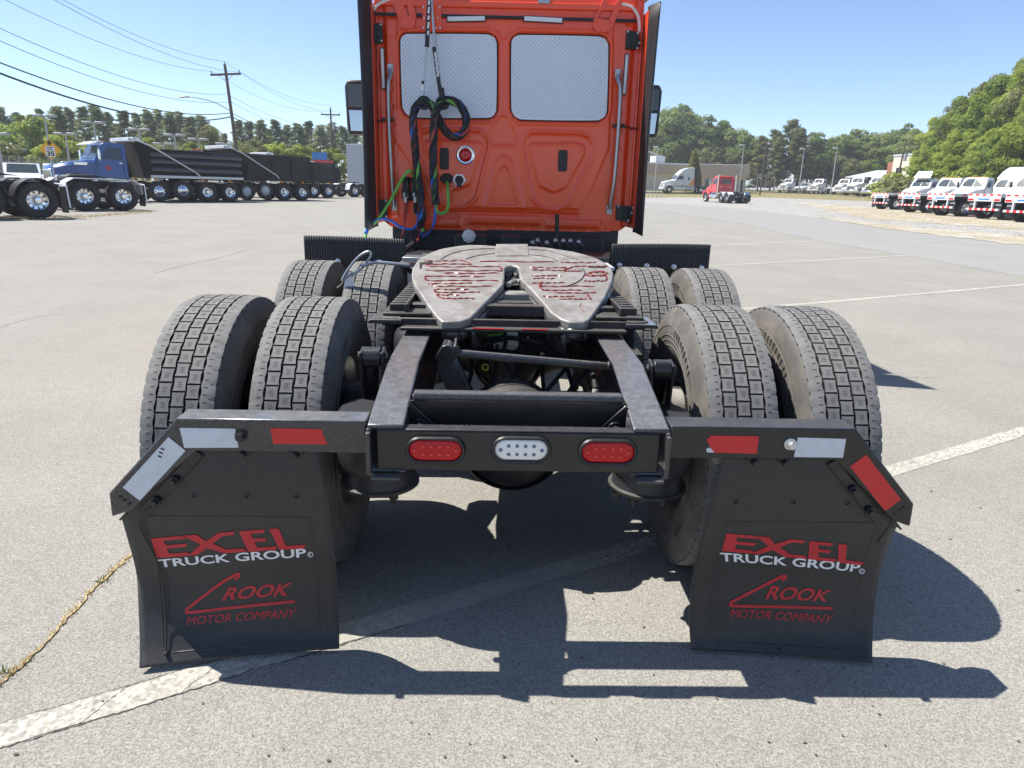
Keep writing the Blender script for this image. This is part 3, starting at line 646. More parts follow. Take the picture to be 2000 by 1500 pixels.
    q0, q1 = bp(.045, .108, -.731), bp(.325, .108, -.731); b.beam(q0, q1, .03, .006, up=(0, 1, 0)); b.beam(q0+Vector((0, .010, .0)), q1+Vector((0, .010, 0)), .026, .004, up=(0, 1, 0))
    b.build('flap_clamp', 'black_paint', br, .002)
    b = MB()
    for u in (.16, .25): q = bp(u, .112, -.74); b.cyl(q, q+Vector((0, -.016, 0)), .010, n=6); b.cyl(q, q+Vector((0, -.006, 0)), .016, n=12)
    for x in ((.79, .64) if s < 0 else (.69, .78)): b.cyl((s*x, -.75, .690), (s*x, -.70, .690), .010, n=6); b.bb(s*x-.022, s*x+.022, -.735, -.70, .694, .701)
    b.split('clamp_bolt', 'black_paint', br, .001)
    b = MB()
    for U in ((.37, .62, .86) if s < 0 else (.12, .42, .70)):
        q = W(U, .235, .002); b.lathe([(-.003, .008), (-.004, .006), (.0, .004)], q, 'Y', 12)
    q = W(.46 if s < 0 else .5, .962, .001); b.lathe([(-.002, .010), (.001, .009), (.0, .004)], q, 'Y', 12)
    b.split('flap_eyelet', 'black_plastic', fl)
    if s < 0:
        q = bp(.27, .112, -.745); pt = [q, W(.085, .36, .012), W(.13, .55, .014), W(.135, .75, .013), W(.128, .90, .010), W(.128, .93, .008)]
        b = MB(); b.tube(smoothpath(pt, 8), .0024, 6); b.sphere(W(.128, .925, .010), .007, 8, 6); b.build('hanging_wire', 'sign_black', br)
    else:
        q = bp(.30, .10, -.70); b = MB(); b.tube(smoothpath([q, q+Vector((.03, 0, .003)), q+Vector((.052, 0, -.012)), q+Vector((.062, 0, -.045))], 6), .0015, 5); b.build('hanging_wire', 'sign_black', br)
        pt = [bp(.25, .112, -.745), W(.955, .30, .004), W(.93, .42, .004)]; b = MB(); b.tube(smoothpath(pt, 6), .002, 5); b.build('hanging_wire', 'sign_black', br)

# ---- fifth wheel: tilted plate
FT = .20; FN = Vector((0, -FT, 1)).normalized(); FP0 = Vector((0, .53, 1.045))
def fw_(px, py, o=0.0): return onP(px, py, FN, FP0)+FN*o
c2p = lambda cx, cy: (680+cx/3.226, 440+cy/3.226)
OUT = [(940, 130), (1130, 130), (1240, 137), (1320, 150), (1420, 165), (1500, 185), (1570, 208), (1620, 235), (1655, 265), (1672, 300), (1664, 350), (1620, 450), (1550, 552), (1522, 590), (1490, 610), (1390, 608), (1340, 590), (1280, 550), (1220, 478), (1160, 410), (1100, 352), (1082, 330), (1078, 300), (1076, 272), (1062, 258), (1030, 253), (1000, 258), (987, 272), (985, 330), (976, 372), (930, 422), (870, 482), (810, 545), (770, 585), (700, 607), (590, 607), (556, 575), (500, 500), (455, 430), (420, 380), (403, 335), (400, 310), (405, 270), (440, 215), (480, 190), (520, 170), (580, 148), (640, 137), (700, 128), (760, 122), (850, 124)]
OP = [fw_(*c2p(*q)) for q in OUT]
b = MB(); b.slab(OP, FN, .034)
FWO = b.build('fifth_wheel', 'fifth_steel', TR, .006, label='worn grey fifth wheel plate smeared with red grease')
# skirt under the plate edge and ramps along the throat
b = MB(); n = len(OP)
for i in range(n):
    p, q = OP[i], OP[(i+1) % n]
    thr = 15 <= i <= 32
    d = .13 if thr else .075; k = -.012
    c = sum(OP, Vector())/n
    def inw(a): 
        dd = (c-a); dd.z = 0; return a+dd.normalized()*(.012 if not thr else -.0)
    a0, a1 = inw(p), inw(q); b.add([a0-FN*.030, a1-FN*.030, a1-Vector((0, 0, d))+Vector((0, .02 if thr else 0, 0)), a0-Vector((0, 0, d))+Vector((0, .02 if thr else 0, 0))], [(0, 1, 2, 3)])
o = b.build('plate_skirt', 'worn_black', FWO, smooth=30); sm = o.modifiers.new('t', 'SOLIDIFY'); sm.thickness = .016
b = MB(); b.slab([fw_(*c2p(*q), .0) for q in ((932, 122), (1132, 122), (1138, 195), (930, 195))], FN*-1, .004); b.build('plate_boss', 'fifth_steel', FWO, .002)
b = MB()
for arc in (((585, 218), (640, 185), (730, 160), (830, 150), (925, 148)), ((740, 215), (800, 196), (870, 185), (925, 180)), ((1140, 152), (1250, 162), (1340, 185), (1450, 220)), ((1140, 186), (1230, 196), (1290, 212), (1320, 230))):
    b.tube(smoothpath([fw_(*c2p(*q), .0005) for q in arc], 6), .0026, 5)
b.tube(smoothpath([fw_(*c2p(*q), .001) for q in ((1475, 275), (1492, 300), (1470, 340), (1420, 372), (1365, 388))], 6), .003, 5)
b.build('oil_groove', 'sign_black', FWO, kind='stuff')
b = MB()
for q in (((450, 236), (530, 228), (535, 245), (468, 248), (462, 275), (450, 275)), ((1510, 258), (1620, 262), (1620, 270), (1512, 268))): b.slab([fw_(*c2p(*x), .001) for x in q], FN, .002)
b.split('plate_slot', 'sign_black', FWO)
b = MB(); strokes = []; rg = random.Random(5)
for rows_ in ([(224, 480, 720), (247, 490, 770), (262, 520, 955), (287, 490, 962), (303, 610, 955), (325, 488, 860), (350, 500, 945), (368, 505, 780), (386, 548, 910), (405, 550, 760), (424, 556, 830), (440, 560, 700), (463, 600, 790)],
              [(268, 1150, 1372), (284, 1158, 1350), (320, 1155, 1345), (336, 1165, 1300), (364, 1160, 1372), (386, 1210, 1548), (410, 1225, 1470), (426, 1300, 1562), (450, 1230, 1420), (466, 1330, 1500)],
              [(237, 1340, 1560), (262, 1420, 1640), (291, 1365, 1475), (300, 1525, 1632), (320, 1500, 1622), (352, 1488, 1622)]):
    last = None
    for k, (y, x0, x1) in enumerate(rows_):
        pts = [(x0+(x1-x0)*q/7, y+rg.uniform(-3.2, 3.2)) for q in range(8)]
        if k % 2: pts.reverse()
        if last is not None and abs(last[0]-pts[0][0]) < 70 and rg.random() < .75: pts = [last, ((last[0]+pts[0][0])/2+(9 if k % 2 else -9), (last[1]+pts[0][1])/2)]+pts
        strokes.append(tuple(pts)); last = pts[-1]
strokes += [((830, 230), (960, 228), (1080, 232), (1180, 233), (1300, 231)), ((1525, 300), (1575, 291), (1630, 300), (1600, 318), (1540, 315), (1525, 302)), ((1225, 355), (1208, 385), (1228, 408)), ((1510, 440), (1530, 468)), ((1468, 490), (1462, 520), (1490, 545))]
for st_ in strokes: 
    pp = smoothpath([fw_(*c2p(*q), -.0012) for q in st_], 6); b.tube(pp, [(.0034+.0030*abs(sin(i*.37+st_[0][0])))*(1 if st_[0][0] != 1468 else .4) for i in range(len(pp))], 6)
g = b.build('grease_smear', 'grease', FWO, kind='stuff')
# lock jaw and throat casting
b = MB(); jw = fw_(1012, 530, -.03); b.cyl(fw_(1000, 527, -.09), fw_(1000, 527, -.05), .075, n=24); b.build('lock_jaw', 'chassis', FWO)
b = MB(); b.tube(smoothpath([fw_(*c2p(*q), -.02) for q in ((1010, 350), (1030, 335), (1060, 325), (1085, 330))], 4), .011, 8); b.cyl(fw_(1018, 552, -.05), fw_(1018, 552, -.1), .03, n=12); b.build('kingpin_lock', 'fifth_steel', FWO)
# base brackets, slider rails
for s in (-1, 1):
    b = MB(); b.prism([(.38, .955), (.80, .955), (.70, 1.01), (.64, 1.04), (.54, 1.04), (.48, 1.01)], 'X', s*.36, s*.40); b.prism([(.42, .955), (.76, .955), (.64, 1.02), (.54, 1.02)], 'X', s*.26, s*.30); b.cyl((s*.22, .59, 1.0), (s*.43, .59, 1.0), .035, n=16); b.build('pivot_bracket', 'chassis', TR, .004)
    b = MB(); b.bb(s*.33, s*.52, .12, 1.35, .945, .957); b.bb(s*.45, s*.535, .10, 1.30, .925, .945)
    b.build('slider_rail', 'chassis', TR, .003)
    b = MB()
    for i in range(17): y = .17+i*.062; b.bb(s*.432, s*.50, y, y+.034, .957, .985)
    b.bb(s*.425, s*.437, .14, 1.26, .957, .990); b.split('slider_tooth', 'chassis', TR, .003)
    b = MB(); b.prism([(s*.44, .94), (s*.56, .94), (s*.57, .925), (s*.44, .925)], 'Y', .06, .24); b.build('slider_stop', 'worn_black', TR, .002)
b = MB(); b.bb(-.52, .52, .08, .10, .915, .945); b.bb(-.44, .44, .03, .25, .905, .918); b.bb(-.42, .42, .24, .30, .93, .975); b.bb(-.3, .3, .33, .39, .955, .975); b.bb(-.40, .40, 1.30, 1.36, .945, .975); b.split('slider_cross_bar', 'chassis', TR, .004)
b = MB(); b.bb(-.16, -.04, .022, .034, .9182, .9205); b.bb(.03, .13, .022, .034, .9182, .9205); b.split('red_mark', 'red_paint', TR)
b = MB(); b.prism([(-.07, .957), (.09, .957), (.07, 1.0), (-.04, 1.0)], 'Y', .44, .52); b.build('throat_stop', 'fifth_steel', TR, .01)
# ---- axles, differential, torque rod, air springs, lines
for ax in (0.0, 1.32):
    b = MB(); b.lathe([(-.62, .07), (-.40, .075), (-.26, .10), (-.15, .145), (.15, .145), (.26, .10), (.40, .075), (.62, .07)], (0, ax, R_T), 'X', 24)
    b.build('axle_housing', 'chassis', TR)
    b = MB(); b.lathe([(-.24, .001), (-.235, .06), (-.215, .125), (-.17, .165), (-.10, .19), (.0, .20), (.10, .19), (.22, .14), (.36, .09), (.36, .001)], (0.0, ax, R_T), 'Y', 40)
    b.lathe([(-.13, .20), (-.105, .212), (-.085, .212), (-.07, .20)], (0, ax, R_T), 'Y', 40); b.cyl((-.05, ax-.245, R_T+.05), (-.05, ax-.225, R_T+.05), .02, n=6)
    b.build('differential', 'chassis', TR)
    for s in (-1, 1):
        b = MB(); b.lathe([(s*.50, .06), (s*.50, .205), (s*.555, .21), (s*.56, .19), (s*.66, .19), (s*.66, .06)], (0, ax, R_T), 'X', 32); b.build('brake_drum', 'chassis', TR)
        b = MB(); c = Vector((s*.53, ax-.19, R_T+.16)); b.lathe([(-.09, .001), (-.09, .06), (-.07, .078), (-.01, .080), (0, .088), (.012, .088), (.02, .078), (.08, .074), (.10, .05), (.10, .001)], c, 'X', 20); b.cyl(c+Vector((s*-.1, .0, 0)), c+Vector((s*-.16, .02, -.03)), .012)
        b.box(c+Vector((s*.08, 0, -.05)), (.02, .14, .13)); b.build('brake_chamber', 'dust_grey' if s > 0 else 'chassis', TR, .003)
        b = MB()
        for k in range(5): a = k*1.2; p = Vector((s*.60, ax-.12+.08*cos(a), R_T+.03+.08*sin(a))); b.cyl(p, p+Vector((s*.03, 0, 0)), .018, n=10)
        b.tube(smoothpath([(s*.5, ax-.2, .62), (s*.57, ax-.26, .55), (s*.6, ax-.2, .45), (s*.55, ax-.1, .40)], 6), .012); b.build('slack_adjuster', 'dust_grey', TR)
        # air spring with pedestal and studs
        yb = ax-.42 if ax == 0 else ax-.42
        c = Vector((s*.455, yb, 0))
        b = MB(); b.lathe([(.74, .001), (.74, .12), (.72, .135), (.68, .142), (.62, .145), (.57, .142), (.545, .130), (.53, .115), (.50, .118), (.485, .120), (.48, .001)], c, 'Z', 36); b.build('air_spring', 'ribbed_rubber', TR)
        b = MB(); b.lathe([(.487, .118), (.483, .132), (.473, .132), (.470, .001)], c, 'Z', 28); b.bb(c.x-.07, c.x+.07, yb-.05, ax+.1, .448, .470)
        for dx, dy in ((-.05, -.04), (.05, -.04), (0, .05), (-.10, 0)): b.cyl(c+Vector((dx, dy, .415)), c+Vector((dx, dy, .455)), .010, n=6); b.cyl(c+Vector((dx, dy, .43)), c+Vector((dx, dy, .448)), .017, n=6)
        b.build('spring_seat', 'chassis', TR)
        b = MB(); b.prism([(ax-.5, .468), (ax-.5, .448), (ax-.1, .42), (ax+.5, .52), (ax+.55, .60), (ax+.45, .62), (ax+.1, .46), (ax-.1, .44)], 'X', s*.41, s*.50); b.build('trailing_arm', 'chassis', TR, .004)
        # shock absorber and shackle on the frame
        b = MB(); p0 = Vector((s*.50, ax-.30, .86)); b.cyl(p0, p0+Vector((s*.03, .14, -.36)), .032, n=14); b.build('shock_absorber', 'chassis', TR)
    b = MB(); b.tube([(0, ax+.3, R_T+.05), (0, ax+1.3 if ax == 0 else 4.2, R_T+.08 if ax == 0 else .70)], .05, 14); b.build('drive_shaft', 'chassis', TR)
for s, (px, py) in ((-1, (728, 697)), (1, (1291, 722))):   # shackle beside each rail
    p = onX(px, py, s*.485); b = MB()
    for d in (-.035, .035): b.prism([(p.y-.03, p.z+.02), (p.y+.03, p.z+.03), (p.y+.10, p.z-.13), (p.y-.01, p.z-.17)], 'X', p.x+d-.005, p.x+d+.005)
    b.cyl((p.x-.028, p.y, p.z), (p.x+.028, p.y, p.z), .034, n=18); b.cyl((p.x-.05, p.y, p.z), (p.x+.05, p.y, p.z), .011, n=8); b.cyl((p.x-.048, p.y, p.z), (p.x-.04, p.y, p.z), .02, n=6); b.cyl((p.x+.04, p.y, p.z), (p.x+.048, p.y, p.z), .02, n=6); b.build('shackle', 'black_paint', TR, .002)
b = MB(); b.cyl((-.475, -.60, .70), (-.435, -.60, .70), .014, n=6); b.cyl((.435, -.60, .70), (.475, -.60, .70), .014, n=6); b.split('rail_bolt', 'zinc', TR)
# track rod across the top of the axle
pl, pr = onY(890, 690, -.02), onY(1185, 716, -.02)
b = MB(); b.cyl(pl, pr, .0165, n=14); b.build('torque_rod', 'worn_black', TR)
b = MB(); b.box(pl+Vector((-.03, 0, .0)), (.07, .07, .075), Matrix.Rotation(.5, 3, 'Y')); b.cyl(pl+Vector((-.03, -.05, .015)), pl+Vector((-.03, .05, .015)), .028, n=14); b.cyl(pl+Vector((-.0, -.04, .03)), pl+Vector((.0, .03, .05)), .008, n=6)
q = Vector((-.17, -.06, .60)); b.beam(pl+Vector((-.035, 0, -.02)), q, .085, .05, up=(0, 1, 0)); b.box(q+Vector((.03, 0, 0)), (.12, .1, .05), Matrix.Rotation(.35, 3, 'Y')); b.build('torque_rod_tower', 'worn_black', TR, .006)
b = MB(); b.cyl(pr+Vector((0, 0, 0)), pr+Vector((.05, 0, -.004)), .022, n=12); b.sphere(pr+Vector((.055, 0, -.005)), .036, 14, 10); b.box(pr+Vector((.10, .02, .0)), (.06, .12, .12)); b.build('torque_rod_mount', 'chassis', TR, .005)
# dark cross members and lines between the rails
b = MB(); b.bb(-.33, .33, .42, .47, .70, .93); b.bb(-.33, .33, 1.05, 1.10, .70, .93); b.bb(-.33, .33, 2.0, 2.06, .70, .95); b.split('frame_cross_member', 'chassis', TR, .005)
b = MB()
for i in range(9):
    x0 = -.28+.07*i; pts = [(x0, .40, .82+.02*sin(i*2)), (x0+.05*sin(i), .2, .74+.03*cos(i*1.7)), (x0*.7+.04*cos(i*3), .0, .66), (x0*.9, -.12, .62+.04*sin(i*1.3))]
    b.tube(smoothpath(pts, 6), .009, 6)
b.tube(smoothpath([(-.30, .36, .86), (-.1, .34, .82), (.1, .36, .80), (.25, .34, .84), (.31, .2, .80), (.31, -.1, .72)], 8), .012, 8)
b.tube(smoothpath([(-.31, .3, .80), (-.2, .25, .78), (0, .28, .83), (.2, .25, .76), (.25, .05, .65)], 8), .010, 8)
b.split('air_line', 'hose_black', TR)
b = MB(); b.tube(smoothpath([(-.27, .31, .845), (-.2, .30, .835), (-.1, .31, .835), (-.04, .32, .84)], 6), .006, 6); b.build('air_line', 'hose_green', TR)
b = MB(); b.cyl((.0, .30, .80), (.0, .36, .80), .03, n=8); b.box((.0, .33, .84), (.05, .05, .06)); b.box((-.05, .33, .79), (.06, .04, .03)); b.box((.22, .3, .83), (.04, .04, .03)); b.build('levelling_valve', 'zinc', TR, .003)
b = MB(); p = onY(948, 716, .12); b.lathe([(-.005, .010), (-.009, .013), (-.012, .015), (-.012, .010), (-.006, .009)], p, 'Y', 20); b.build('yellow_fitting', 'yellow_paint', TR)
b = MB(); b.box((.24, -.1, .60), (.03, .05, .14), Matrix.Rotation(.2, 3, 'Y')); b.cyl((.27, -.15, .55), (.31, -.1, .72), .012, n=8); b.box((.19, -.05, .60), (.05, .04, .05)); b.build('valve_bracket', 'dust_grey', TR, .003)
# ---- quarter fenders: ribbed rubber, ahead of the front drive tyres
for s in (-1, 1):
    XA, XB = (.66, 1.29)
    b = MB(); n = 160
    prof = [(1.868, 1.118), (1.90, 1.10), (1.955, 1.0), (1.985, .88), (2.0, .70)]
    V = []
    for i in range(n+1):
        x = XA+(XB-XA)*i/n; e = .0035 if i % 4 in (0, 1) else -.0
        for k, (y, z) in enumerate(prof): V.append((s*x, y+e, z+.010*sin((x-XA)*3)))
    K = len(prof); b.add(V, [(i*K+k, i*K+k+1, (i+1)*K+k+1, (i+1)*K+k) for i in range(n) for k in range(K-1)])
    # near hanging face, seen from behind
    V = []
    for i in range(n+1):
        x = XA+(XB-XA)*i/n; e = .0045 if i % 4 in (0, 1) else 0
        for z in (1.118, 1.05, .985, .93): V.append((s*x, 1.86-e, z+.010*sin((x-XA)*3)))
    o_ = len(b.v); b.add(V, [(i*4+k, i*4+k+1, (i+1)*4+k+1, (i+1)*4+k) for i in range(n) for k in range(3)])
    f = b.build('quarter_fender', 'ribbed_rubber', TR, smooth=20); sm = f.modifiers.new('t', 'SOLIDIFY'); sm.thickness = .006
    b = MB()
    for px, py in (((660, 510), (742, 512)) if s < 0 else ((1210, 518), (1263, 519), (1316, 521), (1370, 523))):
        p = onY(px, py, 1.85); b.lathe([(-.012, .001), (-.012, .010), (-.008, .017), (0, .018)], (p.x, 1.855, p.z), 'Y', 14)
    b.split('fender_bolt', 'zinc', f)
    b = MB(); b.tube([(s*.44, 1.93, .86), (s*.70, 1.93, .93), (s*1.25, 1.93, .95)], .018, 8); b.build('fender_arm', 'chassis', TR)
# release handle of the fifth wheel with its tag, pulled out over the left tyres
hp = lambda px, py, y=1.02: onY(px, py, y)
b = MB(); lo = [hp(668, 548), hp(680, 526), hp(697, 505), (hp(712, 494)), hp(723, 492), hp(724, 500), hp(714, 515), hp(700, 530), hp(684, 536)]
b.tube(smoothpath(lo, 6, True), .0065, 8, closed=True); b.tube(smoothpath([hp(683, 530), hp(692, 533), hp(702, 525), hp(690, 538), hp(676, 535)], 5), .0055, 7); b.tube([hp(706, 520), hp(735, 512), hp(800, 518)], .009, 8); b.build('release_handle', 'steel', TR)
b = MB(); b.slab([hp(676, 535), hp(688, 534), hp(696, 580), hp(668, 578)], (0, -1, .0), .002); b.tube([hp(678, 537), hp(666, 556), hp(658, 562)], .002, 5); b.build('paper_tag', 'paper_tag', TR)
# deck between fifth wheel and cab: plates, boxes, tanks
b = MB(); b.bb(-.62, -.34, 1.46, 1.62, 1.02, 1.045); b.bb(-.66, -.42, 1.50, 2.0, .98, 1.0); b.split('deck_plate', 'steel', TR, .004)
b = MB(); b.bb(-.50, -.34, 1.40, 1.48, 1.0, 1.05); b.bb(.36, .62, 1.48, 1.75, .99, 1.01); b.split('deck_bracket', 'plate_alu', TR, .004)
b = MB(); b.bb(-.42, -.15, 3.05, 3.35, .85, 1.07); b.bb(-.04, .10, 3.0, 3.2, .90, 1.08); b.bb(-.97, .97, 3.46, 3.6, .40, 1.13); b.bb(-.80, .82, 3.30, 3.45, .70, 1.06); b.bb(-.6, .62, 2.3, 2.45, .6, .99); b.bb(-.9, -.55, 2.5, 3.5, .55, .95); b.bb(.5, .95, 2.6, 3.5, .5, .96); b.split('chassis_box', 'black_plastic', TR, .01)
b = MB(); p = onY(916, 461, 3.03); b.cyl(p, p+Vector((0, -.03, 0)), .055, n=8); b.cyl(p+Vector((0, -.03, 0)), p+Vector((0, -.05, 0)), .036, n=12); b.build('deck_socket', 'zinc', TR, .004)
b = MB()
for px in (1050, 1068, 1085, 1100, 1114, 1040, 1130): p = onY(px, 470+(px % 7), 3.1); b.sphere(p, .022, 8, 6); b.tube(smoothpath([p, p+Vector((.05, .05, -.05)), p+Vector((.02, .1, -.15))], 4), .009, 6)
b.build('deck_fitting', 'steel', TR, kind='stuff')
b = MB(); p = onY(1088, 440, 3.28); b.cyl(onY(1088, 418, 3.3), onY(1088, 482, 3.3), .018, n=10); b.build('vent_pipe', 'black_plastic', TR)
b = MB()
for s in (-1, 1): b.lathe([(2.3, .001), (2.3, .30), (2.34, .32), (3.9, .32), (3.94, .30), (3.94, .001)], (s*.86, 0, .62), 'Y', 32)
b.split('fuel_tank', 'plate_alu', TR)

# ------------------------------------------------------------------ the cab
YC = 3.45
def cpx(px, py, dy=0.0): return onY(px, py, YC+dy)
CX = -.018
cab_poly = [(-1.06, 2.98), (-1.06, 1.22), (-1.04, 1.15), (-.98, 1.105), (-.75, 1.09), (.75, 1.10), (.98, 1.115), (1.04, 1.16), (1.06, 1.23), (1.06, 2.98)]
def sdf(poly, X, Z):
    P = np.array(poly, float); d = np.full(X.shape, 1e9); sgn = np.ones(X.shape); n = len(P)
    for i in range(n):
        a, c = P[i], P[(i+1) % n]; ex, ez = c-a; wx, wz = X-a[0], Z-a[1]; t = np.clip((wx*ex+wz*ez)/(ex*ex+ez*ez+1e-12), 0, 1)
        d = np.minimum(d, (wx-ex*t)**2+(wz-ez*t)**2)
        c1 = Z >= a[1]; c2 = Z < c[1]; c3 = ex*wz > ez*wx; m = (c1 & c2 & c3) | (~c1 & ~c2 & ~c3); sgn = np.where(m, -sgn, sgn)
    return np.sqrt(d)*sgn
def pz(lst): return [(cpx(*q).x, cpx(*q).z) for q in lst]
def mir(lst): return [(2*CX-x, z) for x, z in lst]
stp = lambda d, w: np.clip(0.5-d/w, 0, 1)**2*(3-2*np.clip(0.5-d/w, 0, 1))
ridge = lambda d, w: np.exp(-(d/w)**2)
gx = np.linspace(-1.06, 1.06, 264); gzz = np.linspace(1.09, 2.98, 236); GX, GZ = np.meshgrid(gx, gzz)
H = np.zeros(GX.shape)
H += .010*stp(sdf(pz([(777, 36), (777, 278), (814, 335), (842, 402), (1128, 407), (1152, 372), (1186, 290), (1196, 40)]), GX, GZ)-.01, .022)
tr_o = pz([(1022, 285), (1026, 270), (1038, 261), (1133, 263), (1150, 270), (1156, 284), (1150, 315), (1109, 395), (1088, 408), (1060, 405), (1042, 386)])
tr_i = pz([(1031, 288), (1036, 281), (1126, 279), (1141, 285), (1142, 300), (1105, 366), (1082, 376), (1054, 364)])
for t in (tr_o, mir(tr_o)): d = sdf(t, GX, GZ); H += -.012*stp(d, .03)+.007*ridge(d-.012, .014)
for t in (tr_i, mir(tr_i)): d = sdf(t, GX, GZ); H += .012*stp(d, .026)+.003*ridge(d+.01, .01)
sh = pz([(964, 243), (973, 230), (980, 224), (990, 228), (999, 243), (1012, 270), (1006, 285), (962, 285), (953, 272)]); d = sdf(sh, GX, GZ); H += -.006*stp(d, .016)+.005*ridge(d, .010)
d = sdf(pz([(969, 58), (975, 43), (998, 43), (1006, 58), (993, 77), (980, 78)]), GX, GZ); H += -.004*stp(d, .012)+.003*ridge(d, .007)
A1 = pz([(944, 408), (966, 322), (974, 309), (984, 305), (994, 309), (1003, 322), (1023, 408)]); d = sdf(A1, GX, GZ); H += .009*stp(d, .02)+.004*ridge(d, .012)
A2 = pz([(957, 400), (974, 335), (984, 322), (993, 335), (1010, 400)]); d = sdf(A2, GX, GZ); H += -.009*stp(d, .018)
wn_l = pz([(781, 80), (786, 70), (796, 65), (952, 66), (966, 73), (971, 86), (970, 214), (964, 226), (952, 231), (806, 230), (793, 222), (785, 208)])
wn_r = pz([(998, 84), (1003, 73), (1015, 67), (1168, 70), (1183, 76), (1189, 90), (1186, 216), (1180, 229), (1166, 236), (1018, 234), (1004, 226), (998, 212)])
for t in (wn_l, wn_r): d = sdf(t, GX, GZ); H += -.028*stp(d-.012, .018)+.006*ridge(d-.028, .012)
for x0, x1, z0, z1, h in ((-.72, -.40, 1.13, 1.175, .014), (-.30, .28, 1.16, 1.21, .016), (.36, .80, 1.145, 1.185, .014)):
    t = [(x0, z0), (x1, z0), (x1, z1), (x0, z1)]; H += h*stp(sdf(t, GX, GZ)-.012, .03)
for x0 in (-.39, .385): H += .016*ridge(GX-x0, .022)*(GZ < 1.22)*np.clip((1.24-GZ)/.05, 0, 1)
H += -.012*ridge(GZ-1.235, .012)*(np.abs(GX) < .62)
for s in (-1, 1):                                            # side channels
    H += .008*stp(np.abs(GX-s*.945)-.032, .016)*stp(np.abs(GZ-1.95)-.76, .03)-.030*stp(-(s*GX-.992), .02)+.022*stp(-(s*GX-1.045), .012)
    for i in range(9): z = 2.60-.135*i; H += -.006*ridge(np.hypot((GX-s*.945), (GZ-z)*.8), .011)
for i in range(14): H += -.004*ridge(np.hypot(GX-(-.85+.13*i), GZ-1.12), .010)
H += .0012*np.sin(GX*4.1+1)*np.sin(GZ*3.3)+.0010*np.sin(GX*9+GZ*7)   # sheet metal is never dead flat
H += -.02*stp(-(GZ-2.93), .1)
keep = sdf(cab_poly, GX, GZ) < .004
H *= .92
V = np.stack([GX, YC-H, GZ], -1).reshape(-1, 3); nx = GX.shape[1]; F = []
kk = keep[:-1, :-1] & keep[1:, :-1] & keep[:-1, 1:] & keep[1:, 1:]; wmask = np.zeros(GX.shape, bool)
ii, jj = np.nonzero(kk); idx = ii*nx+jj; F = np.stack([idx, idx+1, idx+nx+1, idx+nx], 1)
me = fastmesh('cab_back_wall', V, F, 'orange_paint', True)
if me.polygons[0].normal.y > 0: me.flip_normals()
CAB = link('cab_back_wall', me, TR)
# cab shell behind the wall
def ring(y, grow, top): return [(x*(1-grow), y, (z if z < 2.9 else top)) for x, z in cab_poly]
b = MB(); n = len(cab_poly); V = [];
for y, g, t in ((YC+.012, 0, 2.98), (YC+.03, -.004, 2.98), (4.1, -.01, 3.0), (5.0, .0, 2.95), (5.6, .12, 2.3)): V += ring(y, g, t)
F = [(r*n+k, r*n+(k+1) % n, (r+1)*n+(k+1) % n, (r+1)*n+k) for r in range(4) for k in range(n)]+[tuple(range(4*n, 5*n))]; b.add(V, F); b.build('cab_shell', 'orange_paint', TR, smooth=50)
b = MB(); b.prism([(5.5, 1.0), (7.1, .95), (7.2, 1.5), (6.9, 1.75), (5.5, 1.95)], 'X', -.82, .82); b.build('hood', 'orange_paint', TR, .05)
b = MB(); b.prism([(6.0, .4), (6.9, .4), (7.25, .6), (7.25, .85), (5.2, .85)], 'X', -1.2, 1.2); b.build('bumper', 'black_plastic', TR, .03)
for s in (-1, 1):
    w = link('wheel', ME_RIM, TR); w.location = (s*1.04, 6.3, R_T); link('tyre', ME_TY, w)
# roof cap and fairing above the seam
b = MB(); pr = [(-1.08, 2.80), (-1.05, 2.86), (-.96, 2.90), (.93, 2.925), (1.03, 2.885), (1.07, 2.83), (1.07, 3.1), (.98, 3.9), (.85, 3.95), (-.85, 3.95), (-.98, 3.9), (-1.08, 3.1)]
b.prism(pr, 'Y', YC+.25, 4.6); b.build('roof_fairing', 'orange_paint', TR, .03)
b = MB(); a = cpx(724, 25, -.01); a2 = cpx(1246, 42, -.01)
b.beam(cpx(727, 27, -.022), cpx(1243, 41, -.022), .022, .012, up=(0, 1, 0)); b.build('roof_seam', 'sign_black', CAB)
b = MB(); b.beam(cpx(730, 4, -.012), cpx(1240, 16, -.012), .03, .05, up=(0, 0, 1)); b.build('roof_lip', 'orange_paint', CAB, .01)
b = MB(); b.box(cpx(1062, 1, -.02), (.09, .03, .05)); b.build('lamp_box', 'steel', CAB, .004)
b = MB(); b.tube(smoothpath([cpx(723, 70, -.02), cpx(722, 50, -.02), cpx(725, 30, -.02), cpx(735, 12, -.02), cpx(752, 2, -.02), cpx(775, -6, -.02)], 6), .012, 8); b.tube(smoothpath([cpx(1249, 62, -.02), cpx(1248, 40, -.02), cpx(1243, 25, -.02), cpx(1232, 13, -.02), cpx(1214, 8, -.02)], 6), .012, 8); b.split('roof_edge_tube', 'tube_white', CAB)  # white tube along each upper corner of the back wall
